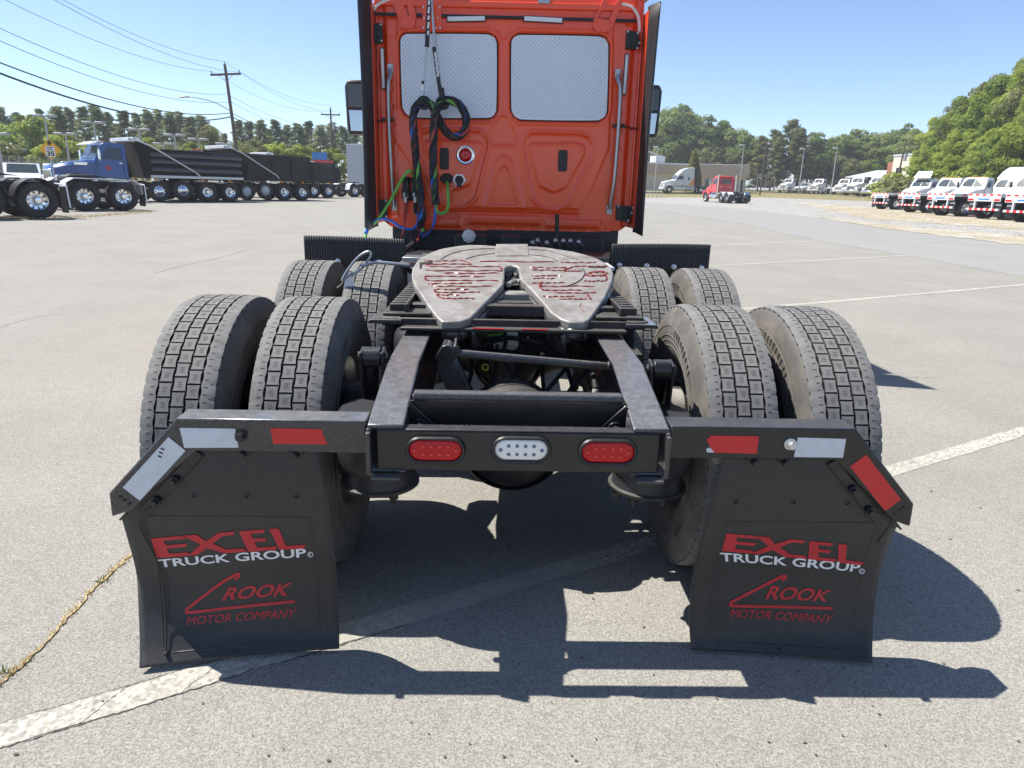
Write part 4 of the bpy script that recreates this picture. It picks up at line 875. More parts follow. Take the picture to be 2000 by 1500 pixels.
# fairing stays: forked orange brackets
for s, fork in ((-1, ([(762, -12), (775, -12), (795, 22), (802, 50), (795, 56), (783, 55)], [(792, -10), (802, -10), (813, 30), (808, 55), (795, 56), (801, 45)], [(778, 30), (813, 30), (808, 56), (784, 56)])), (1, ([(1183, -12), (1197, -12), (1172, 25), (1162, 48), (1158, 42)], [(1212, -12), (1222, -12), (1196, 55), (1180, 64), (1187, 44)], [(1160, 34), (1198, 40), (1190, 62), (1168, 64), (1159, 55)]))):
    b = MB()
    for pl_ in fork: b.slab([cpx(x, y, -.03-.002*fork.index(pl_)) for x, y in pl_], (0, -1, 0), .014)
    for q in (((785, 35), (806, 33), (790, 52), (803, 52)) if s < 0 else ((1165, 42), (1190, 44), (1172, 60), (1186, 60))): p = cpx(*q, -.034); b.cyl(p, p+Vector((0, -.008, 0)), .009, n=8)
    b.build('fairing_stay', 'orange_paint', CAB, .003)
# hose post at the top left
b = MB(); b.slab([cpx(x, y, -.03) for x, y in ((823, -10), (862, -10), (862, 59), (826, 59))], (0, -1, 0), .02); b.build('hose_post', 'orange_paint', CAB, .004)
b = MB()
for q in ((827, 14), (859, 14), (828, 35), (855, 35), (827, 54), (852, 54), (860, 54)): p = cpx(*q, -.035); b.cyl(p, p+Vector((0, -.006, 0)), .007, n=8)
b.split('post_bolt', 'zinc', CAB)
# diamond plate over the two window openings
for t in (wn_l, wn_r):
    b = MB(); Y0 = YC+.006; b.slab([(x, Y0, z) for x, z in t], (0, -1, 0), .006)
    xs = [x for x, z in t]; zs_ = [z for x, z in t]; p_ = .0245; mb = []; n_ = int(1.2/p_); cx_, cz_ = (min(xs)+max(xs))/2, (min(zs_)+max(zs_))/2
    for r in range(-n_, n_):
        for c in range(-n_, n_): mb.append((cx_+(r+c)*p_*.7071, cz_+(r-c)*p_*.7071, (r+c) % 2))
    A = np.array(mb); ins = (sdf(t, A[:, 0], A[:, 1]) < -.014)
    for (x, z, k), ok in zip(mb, ins):
        if not ok: continue
        a = .785 if k else -.785; L, w = .0150, .0052; dx, dz = cos(a), sin(a)
        b.add([(x-dx*L, Y0-.0003, z-dz*L), (x-dz*w, Y0-.0003, z+dx*w), (x+dx*L, Y0-.0003, z+dz*L), (x+dz*w, Y0-.0003, z-dx*w), (x-dx*L*.4, Y0-.0050, z-dz*L*.4), (x+dx*L*.4, Y0-.0050, z+dz*L*.4)], [(0, 1, 4), (1, 2, 5, 4), (2, 3, 5), (3, 0, 4, 5)])
    wp = b.build('tread_plate_panel', 'plate_alu', CAB, smooth=0)
    pp = [Vector((x, YC+.004, z)) for x, z in t]; b = MB(); b.tube(smoothpath(pp, 4, True), .0042, 6, closed=True); b.build('window_seal', 'sign_black', CAB)
# white marker strips
for (p, q, w) in (((874, 37), (947, 36), .032), ((1024, 36), (1098, 40), .032), ((746, 95), (749, 172), .022), ((1225, 107), (1219, 183), .022)):
    a, c = cpx(*p, -.028), cpx(*q, -.028); b = MB(); b.beam(a, c, w, .018, up=(0, 1, 0)); m_ = b.build('marker_strip', 'white_print', CAB, .003); d_ = (c-a).normalized(); b = MB(); b.beam(a-d_*.008+Vector((0, .008, 0)), c+d_*.008+Vector((0, .008, 0)), w+.014, .006, up=(0, 1, 0)); b.build('strip_base', 'black_plastic', m_)
# grab handles
for pts in (((762, 134), (762, 148), (758, 165), (759, 230), (764, 330), (768, 385), (770, 402)), ((1207, 144), (1208, 158), (1212, 175), (1208, 250), (1200, 350), (1193, 392), (1190, 410))):
    P = [cpx(x, y, -.02 if i in (0, 6) else (-.05 if i in (1, 5) else -.075)) for i, (x, y) in enumerate(pts)]
    b = MB(); b.tube(smoothpath(P, 6), .0165, 10)
    for k in (0, 6): c = P[k]; b.box(c+Vector((0, .004, 0)), (.048, .012, .075)); b.cyl(c+Vector((0, -.02, 0)), c, .013, n=10)
    b.build('grab_handle', 'steel', CAB, .004)
# black hinge plates for the side extenders
for k, quad in enumerate(([(724, 46), (746, 44), (748, 82), (738, 86), (724, 84), (718, 73), (724, 66)], [(724, 392), (756, 389), (757, 425), (748, 424), (738, 418), (733, 400)], [(1224, 58), (1247, 62), (1251, 85), (1246, 97), (1222, 95)], [(1205, 400), (1239, 404), (1236, 416), (1228, 434), (1203, 430)])):
    b = MB(); b.slab([cpx(x, y, -.05) for x, y in quad], (0, -1, 0), .03); c = sum((cpx(x, y, -.05) for x, y in quad), Vector())/len(quad); b.box(c+Vector((0, -.01, 0)), (.03, .02, .09)); hp_ = b.build('hinge_plate', 'black_plastic', CAB, .005)
    b = MB()
    for x, y in (quad[0], quad[1], quad[2], quad[-2]): p = cpx(x, y, -.055); p = p.lerp(c, .16); b.lathe([(-.012, .001), (-.010, .008), (0, .009)], (p.x, YC-.053, p.z), 'Y', 10)
    b.split('hinge_screw', 'zinc', hp_)
for q in ((750, 234), (766, 234), (1200, 246), (1216, 246)):
    p = cpx(*q, -.02); b = MB(); b.cyl(p, p+Vector((0, -.04, 0)), .016, n=12); b.build('rubber_stop', 'black_plastic', CAB, .003)
for s, (p, q) in ((-1, ((719, 238), (748, 236))), (1, ((1218, 247), (1252, 254)))):
    b = MB(); a, c = cpx(*p, -.05), cpx(*q, -.03); b.tube([a.lerp(c, t)+Vector((0, 0, .006*sin(t*25))) for t in np.linspace(0, 1, 16)], .006, 6); b.split('check_cable', 'sign_black', CAB)
# round lamp, vents, sockets, sticker
p = cpx(909, 303, -.004); b = MB(); b.lathe([(0, .076), (-.012, .076), (-.018, .068), (-.016, .055), (-.004, .053)], p, 'Y', 32); rl = b.build('round_lamp', 'chrome', CAB); b = MB(); b.lathe([(-.004, .056), (-.014, .050), (-.020, .03), (-.022, .001)], p, 'Y', 24)
b.build('lamp_lens', 'red_lens', rl, smooth=60); b = MB()
for i in range(6): b.box(p+Vector((.022*cos(i*1.05), -.021, .022*sin(i*1.05))), (.012, .006, .012), Matrix.Rotation(i*.8, 3, 'Y'))
b.build('lens_facet', 'red_lens_bright', rl, kind='stuff')
for q in ((868, 310), (1099, 314)):
    p = cpx(*q, -.006); b = MB(); b.prism([(p.x+x, p.z+z) for x, z in oval(.04, .04)] if False else [(p.x-.034, p.z-.085), (p.x+.034, p.z-.085), (p.x+.038, p.z-.06), (p.x+.038, p.z+.06), (p.x+.03, p.z+.085), (p.x-.03, p.z+.085), (p.x-.038, p.z+.06), (p.x-.038, p.z-.06)], 'Y', p.y-.016, p.y); b.build('air_vent', 'black_plastic', CAB, .006)
p = cpx(873, 349, -.006); b = MB(); b.prism([(p.x-.062, p.z), (p.x-.03, p.z+.042), (p.x+.03, p.z+.042), (p.x+.062, p.z), (p.x+.03, p.z-.035), (p.x-.03, p.z-.035)], 'Y', p.y-.012, p.y); b.cyl(p, p+Vector((0, -.06, -.01)), .036, n=16); b.build('trailer_socket', 'black_plastic', CAB, .003)
p = cpx(897, 351, -.006); b = MB(); b.prism([(p.x-.058, p.z), (p.x-.028, p.z+.045), (p.x+.028, p.z+.045), (p.x+.058, p.z), (p.x+.028, p.z-.045), (p.x-.028, p.z-.045)], 'Y', p.y-.012, p.y); sk = b.build('trailer_socket', 'zinc', CAB, .002, label='spare socket with bright hexagonal flange'); b = MB(); b.cyl(p, p+Vector((0, -.035, -.005)), .036, n=18); b.box(p+Vector((0, -.03, -.035)), (.04, .02, .05)); b.build('socket_cap', 'black_plastic', sk, .003)
p = cpx(885, 364, -.006); b = MB(); b.box(p, (.05, .003, .042)); st2 = b.build('sticker', 'paper_tag', CAB); b = MB(); b.box(p+Vector((0, -.002, .012)), (.045, .001, .012)); b.build('sticker_band', 'yellow_paint', st2)
# side extenders: thin orange panels, rubber trailing edges
for s in (-1, 1):
    b = MB(); T = []; 
    yA, yB = 3.66, 3.33
    z0, z1 = (1.14, 2.80)
    outer = [(s*1.075, yA, z0), (s*1.085, yB, z0), (s*1.085, yB, z1), (s*1.075, yA, z1)]
    b.slab(outer, (s, 0, 0), .016); e = b.build('side_extender', 'orange_inner', TR, .004)
    b = MB(); n = 14; V = []
    for i in range(n+1):
        t = i/n; z = z0-.03+(z1+.06-z0)*t; fl_ = (0 if s < 0 else .004+.020*max(0, t-.45)**1.2); bow = -.012*sin(pi*t)
        V += [(s*1.078, yB+.04, z), (s*1.088, yB-.03, z), (s*(1.118+fl_+bow*.4), yB-.13, z-(.02 if i == 0 else 0)), (s*((1.142 if s < 0 else 1.102)+fl_*1.2+bow), yB-.185, z-(.04 if i == n else 0))]
    b.add(V, [(i*4+k, i*4+k+1, (i+1)*4+k+1, (i+1)*4+k) for i in range(n) for k in range(3)])
    r_ = b.build('rubber_edge', 'ribbed_rubber', e); sm = r_.modifiers.new('t', 'SOLIDIFY'); sm.thickness = .012; sm.offset = 0
    b = MB(); b.slab([(s*1.07, yA, 2.90), (s*1.08, yB+.02, 2.88), (s*1.13, yB-.16, 2.86), (s*1.06, yB-.10, 3.9), (s*.97, yA, 3.93)], (s, 0, 0), .02); b.build('upper_extender', 'black_plastic' if s < 0 else 'sunlit_tan', TR, .004)  # right one is tan: sunlight on its inner face put into the colour
    # mirror
    mx = s*1.52; b = MB(); P = [onY(x, y, 5.0) for x, y in (((672, 155), (700, 153), (704, 262), (680, 258)) if s < 0 else ((1270, 165), (1293, 168), (1287, 268), (1268, 271)))]
    z1_, z0_ = P[0].z, P[2].z; xa = min(abs(p.x) for p in P)-.06; xb = max(abs(p.x) for p in P); R_ = .05
    sh_ = [(s*xa, z0_), (s*(xb-.03), z0_-.0), (s*(xb-.01), z0_+.06), (s*xb, z1_-.06), (s*(xb-.03), z1_), (s*xa, z1_)]
    b.prism(sh_, 'Y', 5.0, 5.14); mr_ = b.build('wing_mirror', 'black_plastic', TR, .02)
    b = MB(); b.slab([(s*xa, 4.997, z0_+.26), (s*(xb-.035), 4.997, z0_+.26), (s*(xb-.028), 4.997, z1_-.04), (s*xa, 4.997, z1_-.04)], (0, -1, 0), .004); b.build('mirror_glass', 'dark_glass', mr_); b = MB(); b.slab([(s*xa, 4.997, z0_+.03), (s*(xb-.05), 4.997, z0_+.03), (s*(xb-.037), 4.997, z0_+.23), (s*xa, 4.997, z0_+.23)], (0, -1, 0), .004); b.build('convex_glass', 'mirror_glass', mr_)
    b = MB(); b.tube([(s*1.0, 5.1, z1_-.1), (s*(xb-.1), 5.08, z1_-.1)], .02, 8); b.tube([(s*1.0, 5.1, z0_+.1), (s*(xb-.1), 5.08, z0_+.1)], .02, 8); b.build('mirror_arm', 'black_plastic', mr_)

# ------------------------------------------------------------------ air line set hanging from the cab
HS = thing('air_line_set', 'braided air and power lines looped from two springs on the orange cab', 'hose set', (0, 0, 0))
YH = 3.26
hx = lambda px, py, y=YH: onY(px, py, y)
def braid(path, rad=.021, step=.012, turns=5.5):
    P = smoothpath(path, 14); Q = [P[0]]
    for p in P[1:]:
        while (p-Q[-1]).length > step: Q.append(Q[-1]+(p-Q[-1]).normalized()*step)
    n = len(Q); fr = []; prev = None
    for i in range(n):
        t = (Q[min(i+1, n-1)]-Q[max(i-1, 0)]).normalized(); x = (t.orthogonal().normalized() if prev is None else (prev-t*prev.dot(t)).normalized()); prev = x; fr.append((x, t.cross(x)))
    def strand(ph, r, rr, tw): return [Q[i]+fr[i][0]*(r*cos(ph+tw*i*step))+fr[i][1]*(r*sin(ph+tw*i*step)) for i in range(n)], rr
    return strand
def make_braid(path, nm):
    s_ = braid(path); spec = (('hose_green', 0.0), ('hose_blue', 2.1), ('hose_red', 4.2))
    for i, (m_, ph) in enumerate(spec):
        p, r = s_(ph, .0150, .0135, 9); b = MB(); b.tube(p, r, 7); o = b.build(nm if i == 0 else nm, m_, HS)
    b = MB()
    for ph in (0.6, 1.65, 2.7, 3.75, 4.8): p, r = s_(ph, .0225, .0118, 19); b.tube(p, r, 6)
    b.split('spiral_wrap', 'hose_black', HS)
make_braid([hx(823, 452, 3.05), hx(822, 438), hx(825, 420), hx(823, 400), hx(818, 360), hx(814, 320), hx(810, 280), hx(807, 240), hx(810, 215), hx(818, 203), hx(830, 200), hx(843, 206), hx(853, 225), hx(863, 245), hx(874, 260), hx(888, 267), hx(902, 262), hx(911, 245), hx(908, 222), hx(896, 204), hx(880, 196), hx(866, 198), hx(856, 208, 3.20), hx(850, 222, 3.20), hx(848, 245, 3.20), hx(846, 290, 3.20), hx(847, 340), hx(850, 385), hx(852, 402)], 'braided_line')
b = MB(); b.tube(smoothpath([hx(851, 398), hx(853, 412), hx(861, 417), hx(872, 412), hx(876, 398), hx(875, 375), hx(873, 356, 3.38)], 8), .013, 8); b.build('power_cord', 'hose_green', HS)
b = MB(); b.tube(smoothpath([hx(851, 398), hx(850, 420), hx(846, 440), hx(836, 455), hx(826, 462, 3.1)], 8), .012, 8); b.tube(smoothpath([hx(816, 414, 3.34), hx(817, 432), hx(808, 446), hx(795, 447), hx(780, 442), hx(765, 432), hx(748, 427), hx(735, 430), hx(722, 440), hx(714, 455, 3.1)], 8), .012, 8); b.split('air_hose', 'hose_blue', HS)
b = MB(); b.tube(smoothpath([hx(845, 440), hx(835, 452), hx(823, 456), hx(815, 470, 3.0)], 6), .010, 8); b.tube(smoothpath([hx(791, 410, 3.34), hx(790, 440), hx(786, 460), hx(782, 472, 3.1)], 6), .010, 8); b.split('air_hose', 'hose_red', HS)
b = MB(); b.tube(smoothpath([hx(825, 445), hx(818, 462), hx(805, 478, 3.0), hx(788, 490, 2.8)], 8), .022, 8); b.build('hose_tail', 'hose_black', HS)
b = MB(); b.tube(smoothpath([hx(811, 360, 3.36), hx(809, 345, 3.34), hx(802, 334), hx(795, 336), hx(783, 353), hx(768, 382), hx(750, 412), hx(735, 432), hx(720, 446), hx(712, 466, 3.1)], 8), .012, 8); b.split('air_hose', 'hose_green', HS)
for px, m_ in ((793, 'hose_red'), (812, 'hose_blue')):       # glad hands parked on the cab wall
    b = MB(); c = hx(px, 362, 3.36); b.box(c, (.05, .09, .07)); b.box(hx(px, 378, 3.34), (.062, .09, .085)); b.cyl(hx(px, 352, 3.36), hx(px, 345, 3.36), .03, n=12); b.tube(smoothpath([hx(px, 372, 3.3), hx(px+3, 382, 3.28), hx(px, 392, 3.3)], 4), .026, 10); gh = b.build('glad_hand', 'chassis', HS, .008)
    b = MB(); b.cyl(hx(px, 383, 3.27), hx(px, 394, 3.29), .024, n=12); b.box(hx(px, 380, 3.28), (.045, .03, .03)); b.build('coupling_face', 'steel', gh, .004)
    b = MB(); z0_, z1_ = hx(px, 391, 3.33), hx(px-1, 418, 3.33); k = 10; pp = [z0_.lerp(z1_, i/(4*k)) for i in range(4*k+1)]; b.tube(pp, [(.021-.007*i/(4*k))*(1+.16*(1 if i % 4 < 2 else -1)) for i in range(4*k+1)], 10); b.build('strain_relief', m_ if px < 800 else 'ribbed_rubber', gh)
b = MB(); b.box(hx(802, 352, 3.40), (.15, .03, .03)); b.box(hx(803, 384, 3.40), (.04, .03, .06)); b.split('parking_bracket', 'chassis', HS, .004)
# two long springs
b = MB(); b.tube([hx(838, -12), hx(833, 95), hx(829, 168), hx(826, 193)], [.010, .0095, .007, .006], 8); b.tube([hx(842, -12), hx(848, 70), hx(855, 130), hx(863, 188)], [.011, .011, .012, .012], 8); b.split('support_spring', 'steel', HS)
b = MB(); b.tube([hx(839, -12), hx(836, 40), hx(834, 92)], .017, 8); b.tube([hx(848, 92), hx(853, 130), hx(858, 165), hx(862, 185)], .017, 8); b.tube([hx(826, 158), hx(826, 164)], .012, 8); b.tube([hx(861, 172), hx(864, 192)], .024, 8); b.split('spring_sleeve', 'hose_black', HS)
b = MB()
for a, c, n_ in (((838, 2), (836, 76), 5), ((850, 104), (856, 150), 6)):
    for i in range(n_): t = (i+.2)/n_; p = hx(a[0]+(c[0]-a[0])*t, a[1]+(c[1]-a[1])*t, YH-.019); b.box(p, (.014, .003, .045 if i % 2 else .03), Matrix.Rotation(.12, 3, 'Y'))
b.build('sleeve_print', 'white_print', HS, kind='stuff')
b = MB(); b.tube([hx(826, 165), hx(825, 178)], .010, 8); b.build('spring_hook', 'zinc', HS)
for q in ((828, 201), (865, 201)): b = MB(); p = hx(*q); b.tube([p+Vector((.045*cos(t), -.01, .045*sin(t)*.9)) for t in np.linspace(0, 2*pi, 17)[:-1]], .014, 8, closed=True); b.build('hose_clamp', 'hose_black', HS)
# ================================================================== parked vehicles in the yard
def bg_tyre(R, w):
    b = MB(); h = w/2; b.lathe([(-h*.7, R*.55), (-h*.95, R*.62), (-h, R*.78), (-h*.92, R*.92), (-h*.8, R*.985), (-h*.4, R), (0, R*.975) if w > .4 else (0, R), (h*.4, R), (h*.8, R*.985), (h*.92, R*.92), (h, R*.78), (h*.95, R*.62), (h*.7, R*.55)], n=32); return b.mesh('tyre', 'bg_rubber', 50)
mat('bg_rubber', (0.022, 0.021, 0.021), 0.8, 0, 0.2, 6, dirt=(0.10, 0.09, 0.08), dscale=3, damt=0.4)
def bg_rim(R, w, dual, m='chrome'):
    b = MB(); h = w/2; r = R*.56
    if dual: b.lathe([(h*.72, r), (h*.75, r*.93), (h*.55, r*.90), (h*.18, r*.84), (h*.15, r*.6), (h*.22, r*.5), (h*.25, r*.42), (h*.75, r*.36), (h*.85, r*.28), (h*.88, .001)], n=28)
    else: b.lathe([(h*.72, r), (h*.78, r*.93), (h*.62, r*.86), (h*.85, r*.66), (h*.9, r*.45), (h*1.0, r*.36), (h*1.12, r*.22), (h*1.12, .001)], n=28)
    b.lathe([(-h*.72, r), (-h*.6, r*.9), (-h*.2, r*.8), (-h*.2, .001)], n=20)
    b.k = 1
    for i in range(10):
        a = 2*pi*i/10; rr = r*.75 if dual else r*.77; x0 = h*.10 if dual else h*.6; x1 = h*.185 if dual else h*.79; c = Vector((0, rr*cos(a), rr*sin(a))); b.cyl(c+Vector((x0, 0, 0)), c+Vector((x1, 0, 0)), r*.098, n=10)
        if dual: a += .31; c = Vector((0, r*.47*cos(a), r*.47*sin(a))); b.k = 0; b.cyl(c+Vector((h*.2, 0, 0)), c+Vector((h*.32, 0, 0)), r*.045, n=6); b.k = 1
    return b.mesh('rim', [m, 'sign_black'], 40)
BT_D, BT_S = bg_tyre(.52, .58), bg_tyre(.52, .29); BR_D, BR_S, BR_DW, BR_SW = bg_rim(.52, .58, True), bg_rim(.52, .29, False), bg_rim(.52, .58, True, 'white_paint'), bg_rim(.52, .29, False, 'white_paint')
BT_C, BR_C = bg_tyre(.39, .25), bg_rim(.39, .25, False)
def wheel(root, x, y, dual=True, z=.52, white=False, small=False):
    w = link('wheel', BT_C if small else (BT_D if dual else BT_S), root); w.location = (x, y, z); w.rotation_euler = (rng.uniform(0, 6), 0, 0 if x > 0 else pi)
    link('rim', BR_C if small else ((BR_DW if white else BR_D) if dual else (BR_SW if white else BR_S)), w); return w
def tri_cab(root, paint, c0, L=1.55, W=1.0, z0=1.12, zt=2.78, glass='dark_glass', sleeper=0):
    """cab with raked windscreen; narrower at the roof"""
    b = MB(); f = c0+L
    def sec(y, z): k = 1-(.10*(z-1.9)/.9 if z > 1.9 else 0); return W*k
    prof = [(c0, z0), (c0, 1.9), (c0, zt-.1), (c0+.08, zt), (f-.62, zt+.03), (f-.5, zt-.03), (f-.05, 1.98), (f, 1.9), (f, z0)]
    V = [(s*sec(y, z), y, z) for s in (-1, 1) for y, z in prof]; n = len(prof)
    b.add(V, [(i, (i+1) % n, n+(i+1) % n, n+i) for i in range(n)]+[tuple(reversed(range(n))), tuple(range(n, 2*n))]); cabo = b.build('cab', paint, root, .04)
    a, c = Vector((0, f-.47, zt-.10)), Vector((0, f-.09, 2.04)); nrm = Vector((0, (a-c).z, -(a-c).y)).normalized(); nrm = nrm if nrm.y > 0 else -nrm; a += nrm*.03; c += nrm*.03
    for s in (-1, 1):
        b = MB(); b.slab([(s*.03, a.y, a.z), (s*.80, a.y-.02, a.z-.02), (s*.86, c.y-.02, c.z), (s*.03, c.y, c.z)], nrm*-1, -.012); b.build('windscreen', glass, cabo)
        b = MB(); b.slab([(s*(sec(0, 2.62)+.004), c0+.28, 2.58), (s*(sec(0, 2.62)+.004), f-.70, 2.60), (s*(sec(0, 2.0)+.006), f-.32, 2.02), (s*(sec(0, 2.0)+.006), c0+.28, 2.02)], (s, 0, 0), .01); b.build('side_window', glass, cabo)
        b = MB(); b.tube([(s*(W+.008), c0+.2, 1.2), (s*(W+.008), c0+.2, 1.95), (s*(sec(0, 2.66)+.006), c0+.2, 2.66)], .010, 4); b.tube([(s*(W+.008), f-.12, 1.2), (s*(W+.008), f-.12, 1.95)], .010, 4); b.build('door_seam', 'black_plastic', cabo)
        b = MB(); b.box((s*(W+.02), c0+.34, 1.86), (.03, .14, .04)); b.build('door_handle', 'chrome', cabo)
        b = MB(); b.bb(s*(W+.13), s*(W+.30), f-.24, f-.16, 1.98, 2.45); mm = b.build('mirror', 'chrome' if paint != 'white_paint' else 'black_plastic', root, .03); b = MB(); b.tube([(s*W*.95, f-.25, 2.55), (s*(W+.22), f-.2, 2.5), (s*(W+.22), f-.2, 1.95), (s*W, f-.2, 1.85)], .016, 6); b.build('mirror_arm', 'chrome', mm)
    b = MB(); b.slab([(-.62, c0-.004, 2.02), (.62, c0-.004, 2.02), (.56, c0-.004, 2.5), (-.56, c0-.004, 2.5)], (0, -1, 0), .012); b.build('rear_window', glass, cabo)
    return cabo
def nose(root, paint, y0, y1, fa, W=.95, zt=1.98, zf=1.62, wf=.70, chrome=True):
    b = MB(); V = []
    for y, w, t, lo in ((y0, W, zt, 1.12), (y0+(y1-y0)*.5, (W+wf)/2, (zt*1.02+zf)/2+.03, 1.1), (y1-.1, wf, zf+.03, 1.0), (y1, wf*.94, zf-.1, 1.02)):
        V += [(-w, y, lo), (-w, y, t-.12), (-w+.12, y, t), (w-.12, y, t), (w, y, t-.12), (w, y, lo)]
    b.add(V, [(r*6+k, r*6+(k+1) % 6, (r+1)*6+(k+1) % 6, (r+1)*6+k) for r in range(3) for k in range(6)]+[tuple(range(18, 24))]); h = b.build('hood', paint, root, .03)
    b = MB(); b.bb(-wf*.78, wf*.78, y1-.02, y1+.03, .98, zf-.12); g = b.build('grille', 'chrome' if chrome else paint, h, .03); b = MB()
    for k in range(7): x = -wf*.62+wf*1.24*k/6; b.bb(x-.03, x+.03, y1+.03, y1+.036, 1.05, zf-.2)
    b.build('grille_bars', 'sign_black', g)
    for s in (-1, 1):
        b = MB(); n = 13; P = []
        for i in range(n): t = -0.15+(pi+.3)*i/(n-1); P.append((fa+.72*cos(t), .55+.70*sin(t)))
        Q = [(fa+.60*cos(-0.15+(pi+.3)*i/(n-1)), .55+.58*sin(-0.15+(pi+.3)*i/(n-1))) for i in range(n)]
        b.prism(P+Q[::-1], 'X', s*.68, s*1.17); b.prism([(fa+.3, 1.2), (y1-.1, 1.28), (y1-.05, .85), (fa+.66, .8)], 'X', s*.66, s*1.12); b.build('fender', paint, h, .04)
        b = MB(); b.bb(s*(.74), s*1.06, y1-.10, y1-.03, 1.0, 1.22); b.build('headlamp', 'clear_lens', h, .03)
    b = MB(); b.prism([(y1-.25, .45), (y1+.05, .45), (y1+.12, .6), (y1+.08, .86), (y1-.25, .86)], 'X', -1.18, 1.18); b.build('front_bumper', 'chrome' if chrome else paint, root, .04); return h
def truck(label, cat, P, hd, paint, kind='day', c0=2.0, name='parked_truck', group=None, hoodL=1.75, tandem=True, white=False, chrome=True, tail=-1.15, sc=1.0, lamp=True):
    root = thing(name, label, cat, P, math.atan2(-hd[0], hd[1]), group); root.scale = (sc, sc, sc)
    L = 1.55; y1 = c0+L+hoodL; fa = y1-.95
    if kind == 'sleeper':
        L = 1.55
    b = MB()
    for s in (-1, 1): b.bb(s*.34, s*.43, tail, y1-.3, .76, .98)
    b.bb(-.36, .36, tail, tail+.1, .76, .98); b.bb(-.36, .36, 1.6, 1.7, .76, .98); b.build('frame', 'chassis', root, .01)
    for y in ((-.66, .66) if tandem else (0,)):
        for s in (-1, 1): wheel(root, s*.93, y, True, white=white)
        b = MB(); b.cyl((-.8, y, .52), (.8, y, .52), .09, n=12); b.sphere((0, y, .54), .22, 12, 8); b.build('axle', 'chassis', root)
    for s in (-1, 1): wheel(root, s*1.02, fa, False, white=white)
    tri_cab(root, paint, c0, L); nose(root, paint, c0+L, y1, fa, chrome=chrome)
    for s in (-1, 1):
        b = MB(); b.lathe([(c0-.1, .001), (c0-.1, .28), (c0+1.5, .28), (c0+1.5, .001)], (s*.88, 0, .72), 'Y', 20); b.build('fuel_tank', 'chrome' if chrome else 'plate_alu', root, .02)
        b = MB(); b.bb(s*.75, s*1.02, c0+.3, c0+1.3, .40, .46); b.build('step', 'chrome', root, .01)
    if lamp:
        for x in (-.6, -.2, 0, .2, .6): b = MB(); b.box((x, c0+.9, 2.84), (.10, .14, .06)); b.build('roof_lamp', 'amber', root, .02)
    if kind == 'sleeper':
        b = MB(); pr = [(c0-1.5, 1.05), (c0-1.5, 3.75), (c0-1.1, 3.86), (c0-.5, 3.80), (c0+.35, 3.45), (c0+.95, 2.86), (c0+1.02, 2.75), (c0+.05, 2.70), (c0+.05, 1.05)]
        V = []; n = len(pr)
        for s in (-1, 1): V += [(s*(1.06-(.12 if z > 3.2 else 0)), y, z) for y, z in pr]
        b.add(V, [(i, (i+1) % n, n+(i+1) % n, n+i) for i in range(n)]+[tuple(reversed(range(n))), tuple(range(n, 2*n))]); sl = b.build('sleeper', paint, root, .10)
        for s in (-1, 1):
            b = MB(); b.bb(s*1.06, s*1.075, c0-.75, c0-.45, 1.95, 2.4); b.build('sleeper_window', 'dark_glass', sl, .03)
            b = MB(); b.slab([(s*1.09, c0-1.5, 1.0), (s*1.09, c0-1.95, 1.0), (s*1.06, c0-1.95, 3.55), (s*1.06, c0-1.5, 3.7)], (s, 0, 0), .05); b.build('cab_extender', 'black_plastic', root)
            b = MB(); b.bb(s*.95, s*1.12, c0-1.7, c0+1.6, .45, .98); b.build('side_skirt', paint if white else 'pole_grey', root, .03)
    return root, y1, fa
LH = Vector((-.66, -.75)).normalized()
